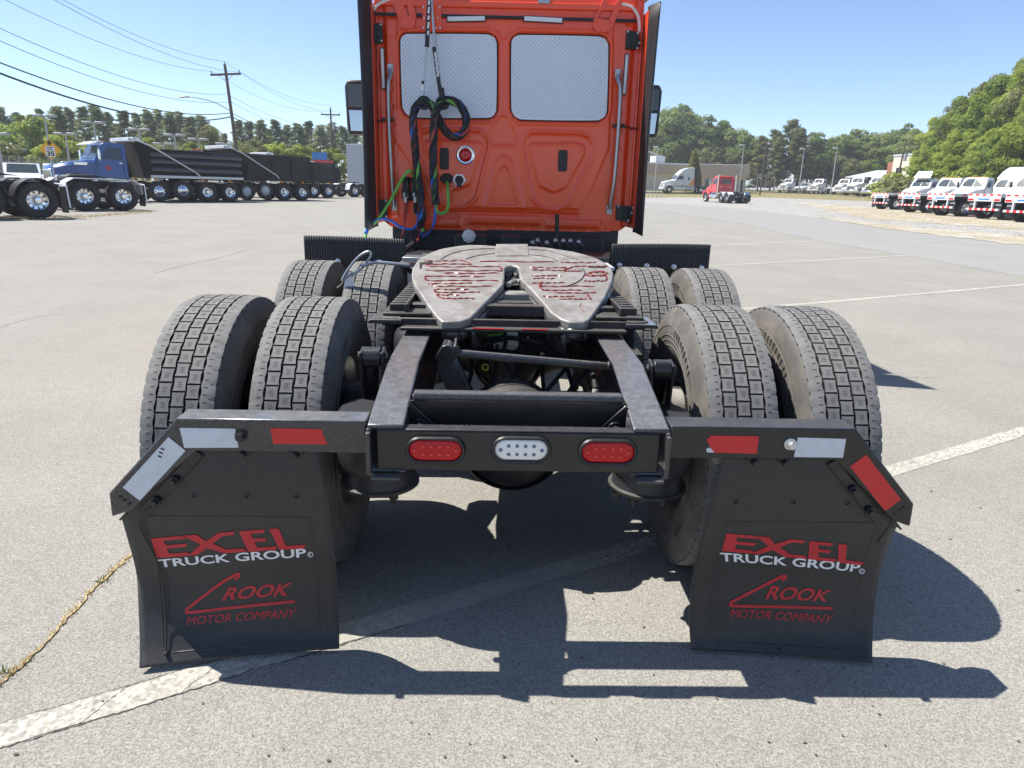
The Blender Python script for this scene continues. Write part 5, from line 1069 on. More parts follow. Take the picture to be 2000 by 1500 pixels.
def dump_truck(label, P, hd, paint, body='dump_black', c0=4.6, arm='white_paint', lifts=(1.98, 3.22), cabon=True, ribs=True, liftwhite=False, top=2.62):
    root, y1, fa = truck(label, 'dump truck', P, hd, paint, c0=c0, name='dump_truck', chrome=True, group='dump trucks lined up at the left edge of the lot')
    for y in lifts:
        for s in (-1, 1): wheel(root, s*1.0, y, False, z=.60 if y == lifts[0] else .53, white=liftwhite)
        b = MB(); b.cyl((-.9, y, .56), (.9, y, .56), .07, n=10); b.build('lift_axle', 'chassis', root)
    b = MB(); yb, yf = -1.55, c0-.35
    pr = [(yb+.1, 1.18), (yf-.55, 1.18), (yf-.05, 2.95), (yf-.6, 2.95), (yf-.85, top), (yb+2.0, top-.02), (yb+1.2, top-.32), (yb+.10, top-.35)]
    b.prism(pr, 'X', -1.20, 1.20); bo = b.build('dump_body', body, root, .05)
    b = MB(); b.bb(-1.10, 1.10, yb+.2, yf-.7, 1.9, top+.01); b.build('load_opening', 'sign_black', bo)
    for s in (-1, 1):
        b = MB(); b.bb(s*1.20, s*1.25, yb+.1, yf-.6, 1.20, 1.34); b.build('lower_rail', 'steel' if ribs else body, bo, .01)
        if ribs:
            for z in (1.62, 2.02, 2.36): b = MB(); b.prism([(s*1.20, z-.11), (s*1.245, z-.05), (s*1.245, z+.05), (s*1.20, z+.11)], 'Y', yb+.15, yf-.5-(.2)); b.build('side_rib', 'worn_black', bo)
        else:
            for y in (yb+.2, yb+1.6, yb+3.0): b = MB(); b.bb(s*1.20, s*1.26, y, y+.12, 1.25, top-.3); b.build('side_post', body, bo, .01)
        b = MB(); b.slab([(s*1.22, yf-.62, 1.18), (s*1.22, yf-.30, 1.18), (s*1.22, yf+.02, 2.85), (s*1.22, yf-.26, 2.85)], (s, 0, 0), .06); b.build('front_post', body, bo, .01)
        b = MB(); b.tube([(s*1.29, yf-.12, 2.98), (s*1.31, yf-.8, 2.72), (s*1.31, yf-2.9, 1.55), (s*1.29, yf-3.15, 1.36)], .038, 8); b.build('tarp_arm', arm, bo)
        for y in (yf-.9, yb+2.4, yb+.9): b = MB(); b.bb(s*1.25, s*1.29, y, y+.14, 1.08, 1.17); b.build('side_marker', 'amber', bo, .01)
        b = MB(); b.bb(s*.85, s*1.18, -1.28, -1.26, .25, .95); b.build('mud_flap', 'black_plastic', root)
        b = MB(); b.bb(s*.75, s*1.12, yf+.1, yf+1.2, .95, 1.03); b.build('side_step', 'plate_alu', root, .01)
    b = MB(); b.bb(-1.15, 1.15, yf-.3, yf+.25, 2.93, 3.12); b.cyl((-1.2, yf+.05, 3.02), (1.2, yf+.05, 3.02), .12, n=12); b.build('tarp_roller', 'white_paint', bo, .03)
    b = MB(); b.prism([(yb+.1, 1.1), (yb-.12, 1.2), (yb-.28, top-.7), (yb-.02, top-.3), (yb+.12, top-.33)], 'X', -1.22, 1.22); tg = b.build('tailgate', body, bo, .03)
    return root
d1 = dump_truck('blue cab dump truck with a long black ribbed body and white tarp arm', at(407, 44), LH, 'blue_paint')
for s in (-1, 1):
    b = MB(); b.slab([(s*1.012, 5.4, 1.55), (s*1.012, 5.62, 1.5), (s*1.012, 5.66, 1.68), (s*1.012, 5.45, 1.72)], (s, 0, 0), .004); b.build('door_emblem', 'red_print', d1)
    b = MB(); b.prism([(7.1+.80*cos(t), .60+.74*sin(t)) for t in np.linspace(-.1, pi+.1, 13)]+[(7.1+.62*cos(t), .60+.60*sin(t)) for t in np.linspace(pi+.1, -.1, 13)], 'X', s*.72, s*1.2); b.build('wheel_guard', 'black_plastic', d1, .03)
    b = MB(); b.box((s*.86, 6.62, 1.78), (.10, .75, .20)); b.build('air_intake', 'chrome', d1, .05)
b = MB(); b.prism([(5.75, 2.88), (6.15, 2.72), (6.15, 2.68), (5.7, 2.82)], 'X', -.95, .95); b.build('sun_visor', 'white_paint', d1, .01)
dump_truck('dull black dump truck, second in the row, white arm at its side', at(554, 49), LH, 'dump_black', 'dump_olive', ribs=False, liftwhite=True, top=2.72)
dump_truck('olive black dump truck farthest back in the row, below the blue sign', at(611, 58), LH, 'dump_black', 'dump_olive', ribs=False, top=2.6)
def rear_chassis(label, P, hd, L=5.0, fender='full', group=None):
    root = thing('bare_chassis', label, 'truck chassis', P, math.atan2(-hd[0], hd[1]), group)
    b = MB()
    for s in (-1, 1): b.bb(s*.34, s*.43, -1.35, L, .80, 1.04)
    b.bb(-.36, .36, -1.35, -1.25, .80, 1.04); b.bb(-.36, .36, .9, 1.0, .80, 1.04); b.build('frame', 'chassis', root, .01)
    for y in (-.66, .66):
        for s in (-1, 1): wheel(root, s*.93, y, True)
        b = MB(); b.cyl((-.8, y, .52), (.8, y, .52), .09, n=12); b.build('axle', 'chassis', root)
    for s in (-1, 1):
        if fender == 'full':
            b = MB(); P_ = [(-1.32, .62), (-1.30, .95), (-1.1, 1.10), (-.4, 1.14), (1.0, 1.16), (1.25, 1.02), (1.38, .62)]; Q_ = [(y*.985, z-.03) for y, z in P_]; b.prism(P_+Q_[::-1], 'X', s*.62, s*1.24); b.build('mudguard', 'plate_alu', root, .01)
        else:
            for y in (-.66, .66):
                b = MB(); P_ = [(y+.62*cos(t), .55+.60*sin(t)) for t in np.linspace(.15, pi-.15, 12)]; Q_ = [(y+.585*cos(t), .55+.565*sin(t)) for t in np.linspace(.15, pi-.15, 12)]; b.prism(P_+Q_[::-1], 'X', s*.62, s*1.24); b.build('mudguard', 'black_plastic', root, .01)
        b = MB(); b.tube([(s*.40, -1.38, 1.0), (s*.75, -1.42, .98), (s*1.2, -1.42, .96), (s*1.2, -1.45, .30)], .022, 6); b.build('flap_hanger', 'plate_alu', root); b = MB(); b.bb(s*.68, s*1.2, -1.40, -1.385, .16, .92); b.build('mud_flap', 'black_plastic', root)
    b = MB(); b.bb(-.45, .45, .1, 1.0, 1.04, 1.2); b.prism([(-.5, 1.2), (1.0, 1.2), (.8, 1.26), (.1, 1.28)], 'X', -.45, .45); b.build('hitch_plate', 'chassis', root, .03)
    # the cab far ahead, outside the frame
    tri_cab(root, 'white_paint', L-.6); nose(root, 'white_paint', L+.95, L+2.7, L+1.75)
    for s in (-1, 1): wheel(root, s*1.02, L+1.75, False)
    return root
rear_chassis('black tractor rear, nearest at left, with separate black mudguards', at(-10, 25.8), LH, fender='split', group='tractors parked tail first at the left')
rear_chassis('tractor rear with one long pale mudguard over both left wheels', at(177, 31.5), LH, group='tractors parked tail first at the left')
rear_chassis('low tractor rear half hidden beside the orange cab, behind the dump trucks', at(690, 64), LH)
# white pick-ups by the fence
def pickup(label, P, hd, paint):
    r = thing('pickup_truck', label, 'pickup', P, math.atan2(-hd[0], hd[1]), 'pickups parked behind the trucks on the left')
    b = MB(); V = []; prof = [(-1.3, .55), (-1.3, 1.15), (.35, 1.15), (.5, 1.78), (.8, 1.86), (1.7, 1.86), (2.45, 1.22), (3.9, 1.08), (4.1, .9), (4.1, .5)]
    b.prism(prof, 'X', -.95, .95); bo = b.build('body', paint, r, .06); b = MB(); b.bb(-.8, .8, -1.2, .3, .9, 1.16); b.build('load_bed', 'black_plastic', bo)
    for s in (-1, 1):
        for y in (-.1, 3.3): wheel(r, s*.86, y, False, z=.39, small=True)
        b = MB(); b.slab([(s*.955, .62, 1.25), (s*.955, .70, 1.72), (s*.955, 1.62, 1.74), (s*.955, 2.2, 1.25)], (s, 0, 0), .01); b.build('side_window', 'dark_glass', bo)
        b = MB(); b.box((s*.86, -1.31, .98), (.16, .03, .26)); b.build('tail_lamp', 'red_lens', bo); b = MB(); b.box((s*.75, 4.1, .92), (.3, .05, .16)); b.build('headlamp', 'clear_lens', bo)
    b = MB(); b.slab([(-.75, 1.80, 1.80), (.75, 1.80, 1.80), (.82, 2.36, 1.31), (-.82, 2.36, 1.31)], (0, -.7, -.7), .01); b.build('windscreen', 'dark_glass', bo); b = MB(); b.bb(-.7, .7, .42, .46, 1.28, 1.7); b.build('rear_window', 'dark_glass', bo)
    b = MB(); b.bb(-.95, .95, -1.42, -1.28, .48, .66); b.build('rear_bumper', 'chrome', r, .02); b = MB(); b.bb(-.55, .55, 4.09, 4.13, .6, .88); b.build('grille', 'sign_black', r); return r
pickup('white pickup facing the lot, at the far left by the fence', at(45, 56), (.55, -.83), 'white_paint')
pickup('silver pickup seen tail on, just ahead of the blue hood', at(122, 50), (-.45, .9), 'pickup_silver')

# right: red day cab, white trucks
r1, *_ = truck('red day cab tractor seen from behind with chrome stacks', 'truck', at(1434, 80), Vector((-.16, 1)).normalized(), 'red_paint', c0=2.1, name='red_tractor')
for s in (-1, 1):
    b = MB(); b.tube([(s*1.02, 1.92, .9), (s*1.02, 1.92, 2.85), (s*1.02, 1.84, 2.97)], .075, 12); b.build('exhaust_stack', 'chrome', r1)
    for y in (-.66, .66): b = MB(); P_ = [(y+.64*cos(t), .55+.62*sin(t)) for t in np.linspace(.1, pi-.1, 12)]; Q_ = [(y+.60*cos(t), .55+.58*sin(t)) for t in np.linspace(.1, pi-.1, 12)]; b.prism(P_+Q_[::-1], 'X', s*.62, s*1.25); b.build('mudguard', 'white_paint' if s < 0 else 'chrome', r1, .01)
    b = MB(); b.bb(s*.66, s*1.2, -1.4, -1.38, .2, .9); b.build('mud_flap', 'black_plastic', r1); b = MB(); b.box((s*.55, 2.09, 1.7), (.12, .02, .12)); b.build('cab_lamp', 'clear_lens', r1)
b = MB(); b.bb(-.5, .5, -.4, .7, 1.0, 1.16); b.build('hitch_plate', 'chassis', r1, .03); b = MB(); b.bb(-1.1, 1.1, 1.5, 2.0, .95, 1.06); b.build('deck', 'chrome', r1, .02)
w1, *_ = truck('white high roof sleeper tractor facing left, orange flash on its side', 'truck', at(1372, 117), Vector((-1, -.08)).normalized(), 'white_paint', 'sleeper', c0=3.4, name='sleeper_tractor', chrome=False)
for s in (-1, 1): b = MB(); b.slab([(s*1.075, 2.9, 1.15), (s*1.075, 1.9, 1.2), (s*1.075, 1.9, 2.6), (s*1.075, 2.15, 2.0), (s*1.075, 2.3, 1.75)], (s, 0, 0), .008); b.build('side_graphic', 'amber', w1)
RH = Vector((-.80, -.60)).normalized()
RW = 'white trucks standing along the far edge of the gravel'
for px, d, lab, kd in ((1553, 152, 'small white truck at the left end of the far row', 0), (1612, 146, 'white truck with a dark box behind its cab, second in the far row', 0), (1662, 136, 'white truck with chrome grille, left of the tall black box', 0), (1690, 130, 'white truck in front of a black dump bed, middle of the far row', 1), (1728, 122, 'white tractor carrying a black rack behind the cab, nearest of the far row', 2)):
    t, *_ = truck(lab, 'truck', at(px, d), RH, 'white_paint', c0=2.0, group=RW, chrome=(kd > 0), sc=.92 if kd == 0 else 1.0)
    b = MB()
    if kd == 0: b.bb(-1.0, 1.0, 1.55, 1.95, 1.1, 2.6)
    elif kd == 1: b.prism([(-1.4, 1.15), (1.6, 1.15), (1.9, 2.9), (.9, 2.7), (-1.5, 2.5)], 'X', -1.2, 1.2)
    else: b.bb(-1.15, 1.15, .7, 1.75, 1.1, 2.85)
    b.build('black_box' if kd != 1 else 'dump_body', 'dump_black', t, .04)
pickup('white pickup between the two left trucks of the far row', at(1580, 149), RH, 'white_paint')['group'] = 'pickups'
# nearer row at the right edge: noses of white trucks behind striped trailer tails
RN = 'white trucks nosed behind the striped trailers'
for px, d, lab, kd in ((1830, 84, 'white truck nose with its hood panel raised, left end of the near row', 'day'), (1885, 78, 'white truck with lights on its roof, second in the near row', 'day'), (1935, 74, 'white truck with chrome grille beside the sleeper cabs', 'day'), (2010, 80, 'white sleeper tractor with swept roof, left of the two', 'sleeper'), (2058, 72, 'white sleeper tractor with swept roof, cut by the right frame edge', 'sleeper')):
    t, *_ = truck(lab, 'truck', at(px, d), Vector((-.86, -.5)).normalized(), 'white_paint', kd, c0=2.0 if kd == 'day' else 3.4, group=RN, chrome=kd == 'day', white=True)
    if px == 1830: b = MB(); b.slab([(-.8, 3.4, 2.86), (.8, 3.4, 2.86), (.7, 2.9, 3.5), (-.7, 2.9, 3.5)], (0, 1, .3), .05); b.build('raised_panel', 'white_paint', t)
def striped_tail(label, P, hd, L=5.2):
    r = thing('flatbed_trailer', label, 'trailer', P, math.atan2(-hd[0], hd[1]), 'striped trailer tails in a row')
    b = MB(); b.bb(-1.24, 1.24, 0, L, 1.22, 1.42); de = b.build('deck', 'white_paint', r, .02); b = MB()
    for s in (-1, 1): b.bb(s*.38, s*.50, .1, L, .92, 1.22)
    b.build('frame', 'black_plastic', r, .01)
    b = MB(); b.bb(-1.24, 1.24, -.06, -.001, 1.0, 1.42); he = b.build('tail_panel', 'white_paint', r, .01)
    for k in range(9):
        x = -1.2+2.4*(k+.5)/9
        if k % 2 == 0: b = MB(); b.bb(x-.13, x+.13, -.066, -.061, 1.32, 1.41); b.build('red_stripe', 'red_tape', he)
    for s in (-1, 1):
        b = MB(); b.bb(s*.78, s*1.2, -.066, -.061, 1.04, 1.14); b.build('tail_lamp', 'red_lens', he)
        b = MB(); b.bb(s*.62, s*.72, -.05, .06, .55, 1.0); b.build('bumper_post', 'white_paint', r, .01); b = MB(); b.bb(s*.74, s*1.22, .1, .12, .18, .98); mf = b.build('mud_flap', 'black_plastic', r); b = MB(); b.bb(s*.76, s*1.20, .09, .098, .78, .88); b.build('flap_band', 'white_paint', mf)
        for y in (.9, 2.2):
            wheel(r, s*.95, y, True)
        b = MB(); b.bb(s*.64, s*1.26, .25, L-1.2, 1.12, 1.20); b.build('mudguard', 'black_plastic', r, .01); b = MB()
        for y in (.5, 1.2, 1.9): b.bb(s*1.245, s*1.25, y, y+.25, 1.26, 1.36)
        b.build('side_tape', 'red_tape', de, kind='stuff')
    b = MB(); b.bb(-.42, .42, -.066, -.061, 1.08, 1.28); b.build('name_plate', 'sign_blue', he); b = MB(); b.bb(-.40, .40, -.070, -.067, 1.16, 1.26); b.build('plate_band', 'white_paint', he)
    ub = None
    b = MB(); b.bb(-1.22, 1.22, -.08, .02, .50, .62); ub = b.build('underride_bar', 'white_paint', r, .01)
    for k in range(11):
        if k % 2: x = -1.2+2.4*(k+.5)/11; b = MB(); b.bb(x-.11, x+.11, -.084, -.081, .50, .62); b.build('red_stripe', 'red_tape', ub)
    b = MB(); b.cyl((-.8, .9, .52), (.8, .9, .52), .08, n=10); b.cyl((-.8, 2.2, .52), (.8, 2.2, .52), .08, n=10); b.build('axle', 'chassis', r); b = MB()
    for s in (-1, 1): b.bb(s*.9, s*1.0, L-.6, L-.5, .1, 1.2)
    b.build('landing_leg', 'chassis', r); return r
for px, d, lab in ((1727, 72, 'striped white trailer tail, left end of the row and farthest'), (1784, 61, 'striped trailer tail with a hitch under its plate, second from left'), (1846, 53.5, 'striped white trailer tail in the middle of the row of five'), (1931, 49, 'striped white trailer tail, fourth, before the sleeper cabs'), (2010, 45, 'striped trailer tail cut off by the right edge of the photo')):
    striped_tail(lab, at(px-8, d), Vector((.995, .08)).normalized())

# ================================================================== poles, wires, signs, fence, buildings
def upole(label, px, d, h, arm=True, lean=0.0, light=False, r=.15, tr=False, group=None):
    P = at(px, d); t = thing('utility_pole', label, 'utility pole', P, 0, group); t.rotation_euler = (0, lean, 0)
    b = MB(); b.cyl((0, 0, -.3), (0, 0, h), r, r*.65, n=12); b.build('pole', 'pole_wood', t)
    if arm:
        b = MB(); b.bb(-1.25, 1.25, -.16, -.04, h-.85, h-.70); ar = b.build('cross_arm', 'pole_wood', t); 
        for x in (-1.15, 1.15, 0.0): b = MB(); z = h-.70 if x else h; b.cyl((x, -.1 if x else 0, z), (x, -.1 if x else 0, z+.22), .05, n=8); b.build('insulator', 'pole_grey', ar)
        b = MB(); b.tube([(-.6, -.1, h-.8), (0, -.15, h-1.4)], .02, 5); b.tube([(.6, -.1, h-.8), (0, -.15, h-1.4)], .02, 5); b.build('arm_brace', 'pole_grey', ar)
    if light: b = MB(); b.tube(smoothpath([(0, 0, h-3.6), (-1.2, -.4, h-2.9), (-2.5, -.8, h-2.55), (-3.0, -.9, h-2.5)], 5), .04, 6); la = b.build('lamp_arm', 'pole_grey', t); b = MB(); b.box((-3.3, -1.0, h-2.5), (.75, .25, .13)); b.build('lamp_head', 'pole_grey', la, .04)
    if tr: b = MB(); b.cyl((.32, -.1, h-2.6), (.32, -.1, h-1.7), .2, n=12); b.build('transformer', 'pole_grey', t)
    return P
LP = 'wooden poles of the power line on the left'
P1 = upole('leaning wooden utility pole with a street lamp, above the black dump truck', 472, 66, z_at(447, 125, 66)-at(472, 66).z, True, -.06, True, .17, group=LP)
P2 = upole('utility pole with a crossarm beside the mirror of the orange cab', 652, 100, z_at(648, 212, 100)-at(652, 100).z, True, 0, False, .16, True, group=LP)
upole('tall thin utility pole rising at the foot of the right wood', 1745, 105, z_at(1750, 272, 105)-at(1745, 105).z, False, .05, False, .14, True)
upole('pale utility pole with a round lamp in front of the mid wood', 1484, 118, z_at(1488, 275, 118)-at(1484, 118).z, False, .02, False, .13)
P0 = Vector((P1.x+(P1.x-P2.x)*1.0+1.5, P1.y-(P2.y-P1.y)*1.1, gz(20, 10)))
H1 = z_at(447, 125, 66)-P1.z
def span(a, c, sag, r, lab):
    b = MB(); b.tube([a.lerp(c, t)-Vector((0, 0, 4*sag*t*(1-t))) for t in np.linspace(0, 1, 28)], r, 5, cap=False); tag(b.build('power_line', 'wire'), lab, 'power line', 'power lines strung along the left poles')
tp = lambda P, x, z, ln=0.0: Vector((P.x+x+math.sin(ln)*z, P.y-.1, P.z+z))
for x, z, sag, r, lb in ((-1.15, H1-.6, 1.2, .012, 'thin upper power line on the left insulator'), (1.15, H1-.6, 1.2, .012, 'thin upper power line on the right insulator'), (0, H1+.2, 1.2, .012, 'topmost power line on the pole tip'), (-.1, H1-2.3, 1.3, .014, 'thin middle line below the crossarm'), (.1, H1-2.9, 1.3, .014, 'thin line under the street lamp arm'), (0, H1-3.75, 1.3, .03, 'upper thick cable low on the poles'), (0, H1-4.05, 1.5, .045, 'lowest thick black cable on the poles')):
    span(tp(P0, x, z), tp(P1, x, z, -.06), sag, r, lb+', left span'); span(tp(P1, x, z, -.06), tp(P2, x, z), .9, r*.9, lb+', right span')
def lot_light(px, ytop, hgt, lab):
    d = 82+(px % 7); P = at(px, d); hgt = z_at(px, ytop, d)-P.z; t = thing('lot_light', lab, 'lamp post', P, 0, 'grey lamp posts of the lot on the left'); h = hgt
    b = MB(); b.cyl((0, 0, 0), (0, 0, h), .11, .08, n=10); b.build('pole', 'pole_grey', t)
    for s in (-1, 1): b = MB(); b.box((s*.62, 0, h+.08), (.85, .55, .22)); b.build('lamp_head', 'pole_grey', t, .03)
    b = MB(); b.bb(-.5, .5, -.04, .04, h-.02, h+.05); b.build('lamp_bar', 'pole_grey', t)
for px, yt, h_, lab in ((105, 229, 9.5, 'tallest grey lamp post, above the yellow sign'), (197, 242, 9, 'grey lamp post above the blue cab'), (140, 264, 8.5, 'grey lamp post just right of the yellow sign'), (8, 264, 8.5, 'grey lamp post at the left photo edge'), (283, 255, 8.5, 'grey lamp post above the front of the black body'), (350, 266, 8.5, 'grey lamp post above the middle of the black body'), (327, 283, 8, 'low grey lamp post just over the black body'), (395, 274, 8, 'grey lamp post above the rear of the black body'), (448, 283, 8, 'grey lamp post left of the leaning pole')): lot_light(px, yt, h_, lab)
RL = 'slim lamp poles on the right'
for px, d, h, lab in ((1443, 125, 7.6, 'slim lamp pole behind the beige building end'), (1559, 128, 7.2, 'slim pale pole beside the far white trucks'), (1268+10, 120, 7.0, 'slim pole on the beige building roof side'), (1622, 130, 7.4, 'slim pole before the far dark trees')):
    t = thing('lamp_pole', lab, 'lamp post', at(px, d), 0, RL); b = MB(); b.cyl((0, 0, 0), (0, 0, h), .10, .07, n=8); b.build('pole', 'pole_grey', t); b = MB(); b.box((-.3, 0, h), (.8, .3, .18)); b.build('lamp_head', 'white_paint', t, .04)
# yellow diamond sign
P = at(106, 40); t = thing('road_sign', 'yellow diamond warning sign with an arrow and a white 35 panel', 'sign', P, math.atan2(-(P.x-CAM[0]), P.y-CAM[1]))
b = MB(); b.bb(-.04, .04, 0, .05, 0, 2.6); b.build('post', 'pole_grey', t); K_ = .67; ZB = z_at(104, 292, 40)-P.z; kz = lambda x, z: (x*K_, ZB+(z-2.16)*K_); b = MB(); b.prism([kz(0, 1.50), kz(.66, 2.16), kz(0, 2.82), kz(-.66, 2.16)], 'Y', -.02, 0); dm = b.build('board', 'sign_yellow', t)
def kp(L, y): return [(kz(x, z)[0], y, kz(x, z)[1]) for x, z in L]
b = MB(); b.slab(kp([(-.27, 1.68), (.27, 1.68), (.27, 2.36), (-.27, 2.36)], -.024), (0, -1, 0), .003); wp = b.build('white_panel', 'white_print', dm)
b = MB(); b.slab(kp([(0, 2.76), (.17, 2.55), (.06, 2.55), (.06, 2.42), (-.06, 2.42), (-.06, 2.55), (-.17, 2.55)], -.024), (0, -1, 0), .003); b.build('arrow', 'sign_black', dm)
def flat_text(s_, w, h, c, nm, m, parent, y=-.029, bold=.02):
    V2, F2 = txt_mesh(s_, bold); b = MB(); b.add(kp([(c[0]-w/2+w*x, c[1]-h/2+h*yy) for x, yy in V2], y), F2); return b.build(nm, m, parent, smooth=0)
flat_text('35', .44, .32, (0, 1.88), 'digits', 'sign_black', wp, bold=.03); flat_text('SPEED', .36, .085, (0, 2.27), 'lettering', 'sign_black', wp); flat_text('LIMIT', .34, .085, (0, 2.14), 'lettering', 'sign_black', wp)
# fuel station sign
P = at(627, 74); t = thing('price_sign', 'blue and red roadside sign board above the olive dump bed', 'sign', P, .35); b = MB(); b.bb(-.7, .7, 0, .2, 3.3, 4.0); b.build('blue_board', 'sign_blue', t); b = MB(); b.bb(-1.3, 1.3, 0, .25, 2.95, 3.25); b.build('red_board', 'banner_red', t); b = MB(); b.cyl((0, .12, 0), (0, .12, 3.3), .09); b.build('post', 'pole_grey', t)
# grey box trailer behind the orange cab
P = at(697, 68); t = thing('box_trailer', 'tall pale grey box trailer glimpsed left of the orange cab', 'trailer', P, -.2); b = MB(); b.bb(-.9, 3, 0, 2.5, 1.1, 4.6); bx = b.build('box', 'grey_wall', t, .02)
for k in range(8): b = MB(); b.bb(-.88+.28*k, -.86+.28*k, -.015, 0, 1.15, 4.55); b.build('side_rib', 'grey_wall', bx)
for x in (-.3, 1.0): wheel(t, x, .4, True)
b = MB(); b.bb(-.8, 2.9, .2, 2.3, .85, 1.1); b.build('frame', 'chassis', t)
# fence with barbed wire, far left
A, B = at(-60, 72), at(330, 76); n = 22; t = thing('wire_fence', 'chain link fence with barbed wire on leaning arms, left edge', 'fence', A, math.atan2((B-A).y, (B-A).x)); L = (B-A).length; zb = B.z-A.z
fenceme = None
for i in range(n+1):
    x = L*i/n; b = MB(); b.cyl((x, 0, zb*i/n-.2), (x, 0, zb*i/n+2.2), .035, n=6); b.tube([(x, 0, zb*i/n+2.2), (x, -.35, zb*i/n+2.6)], .03, 5); b.build('post', 'pole_grey', t)
b = MB(); b.tube([(0, 0, 2.2), (L, 0, zb+2.2)], .03, 5); b.tube([(0, 0, .1), (L, 0, zb+.1)], .02, 5); b.build('rail', 'pole_grey', t, kind='stuff')
b = MB()
for k in range(3): b.tube([(L*i/60, -.1-.12*k, zb*i/60+2.33+.12*k+.04*sin(i*2.2)) for i in range(61)], .013, 4)
b.build('barbed_wire', 'pole_grey', t, kind='stuff')
b = MB(); st_ = .30; m = int(L/st_)
for i in range(m):
    for sg in (-1, 1):
        x0 = i*st_; x1 = x0+sg*2.0
        z0, z1 = .12, 2.15; x1c = min(max(x1, 0), L); f_ = (x1c-x0)/(x1-x0); b.beam((x0, 0, zb*x0/L+z0), (x1c, 0, zb*x1c/L+z0+(z1-z0)*f_), .008, .008, up=(0, 1, 0))
b.build('wire_mesh', 'pole_grey', t, kind='stuff')
# buildings
def building(label, px0, px1, d0, d1, h, wall, roof, name='low_building', over=.3, slope=0.0, deep=9.0):
    A, B = at(px0, d0), at(px1, d1); ang = math.atan2((B-A).y, (B-A).x); t = thing(name, label, 'building', A, ang); L = (B-A).length
    b = MB(); b.bb(0, L, 0, deep, -1.5, h); w_ = b.build('wall', wall, t)
    b = MB(); b.add([(-over, -over, h), (L+over, -over, h), (L+over, deep+over, h+slope*.2), (-over, deep+over, h+slope*.2), (-over, -over, h+.25), (L+over, -over, h+.25), (L+over, deep+over, h+.25+slope), (-over, deep+over, h+.25+slope)], [(0, 1, 2, 3), (4, 5, 6, 7), (0, 1, 5, 4), (1, 2, 6, 5), (2, 3, 7, 6), (3, 0, 4, 7)]); b.build('roof', roof, t); return t, L
bl, L = building('low beige building with a flat fascia, right of the cab', 1352, 1454, 131, 133, 4.5, 'cream_wall', 'roof_metal')
b = MB(); b.bb(-.25, L+.25, -.9, -.02, 2.6, 4.62); b.build('fascia', 'beige_wall', bl)
for k in range(6):
    x = L*(k+.3)/6.2; b = MB(); b.bb(x, x+.95, -.06, .02, -.2, 2.3); f_ = b.build('window', 'cream_wall', bl, label=None); b = MB(); b.bb(x+.10, x+.85, -.08, -.065, .0, 2.2); b.build('pane', 'dark_glass', f_)
for x in (L*.25, L*.78): b = MB(); b.box((x, -.95, 3.4), (.25, .14, .25)); b.build('wall_lamp', 'pole_grey', bl)
bl2, L2 = building('long low pale wing of the beige building with a metal roof', 1240, 1345, 128, 134, 4.6, 'cream_wall', 'roof_metal')
b = MB(); b.bb(0, L2, -.7, -.02, 3.1, 4.62); b.build('fascia', 'beige_wall', bl2); b = MB(); b.bb(L2*.45, L2*.62, 2, 4, 4.8, 6.1); b.build('roof_unit', 'white_paint', bl2, .05); b = MB(); b.tube([(L2*.3, 3, 4.8), (L2*.3, 3, 7.0), (L2*.62, 3, 6.0)], .12, 6); b.build('roof_pipe', 'pole_grey', bl2)
building('white metal shed roof far off, right of centre', 1650, 1722, 165, 160, 3.0, 'grey_wall', 'roof_metal', 'metal_shed', slope=1.6)
bb_, L3 = building('pale block with a brick side at the foot of the wood', 1733, 1768, 132, 128, 6.2, 'cream_wall', 'roof_metal', 'brick_building', .1)
b = MB(); b.bb(-2.2, -.05, .5, 6, -1, 5.4); b.build('brick_side', 'brick_red', bb_); b = MB(); b.bb(1.2, 2.8, -.06, .02, 1.2, 4.4); b.build('doorway', 'sign_black', bb_)
building('white roofed shed behind the fence at the far left', 8, 95, 92, 96, 3.3, 'grey_wall', 'roof_metal', 'metal_shed', .6, 1.5)
# low rail by the sleeper tractor
P = at(1275, 92); t = thing('rail_fence', 'short grey rail fence beside the orange cab, right', 'fence', P, .5)
for k in range(5): b = MB(); b.cyl((k*.7-1.4, 0, -.2), (k*.7-1.4, 0, 1.2), .05, n=6); b.build('post', 'pole_grey', t)
for z in (.6, 1.15): b = MB(); b.tube([(-1.4, 0, z), (1.4, 0, z)], .03, 5); b.build('rail', 'pole_grey', t)
# long chain fence behind the far right trucks
A, B = at(1460, 140), at(1770, 128); t = thing('wire_fence', 'long brown wire fence behind the far white trucks', 'fence', A, math.atan2((B-A).y, (B-A).x)); L = (B-A).length; zb = B.z-A.z
for i in range(17): x = L*i/16; b = MB(); b.cyl((x, 0, zb*i/16-.2), (x, 0, zb*i/16+2.4), .06, n=5); b.build('post', 'pole_grey', t)
b = MB()
for z in (.1, .5, .9, 1.3, 1.7, 2.1, 2.4): b.tube([(0, 0, z), (L, 0, zb+z)], .022, 4)
for i in range(int(L/.5)): b.beam((i*.5, 0, zb*i*.5/L), (i*.5, 0, zb*i*.5/L+2.4), .02, .02, up=(0, 1, 0))
b.build('wire_mesh', 'pole_wood', t, kind='stuff')
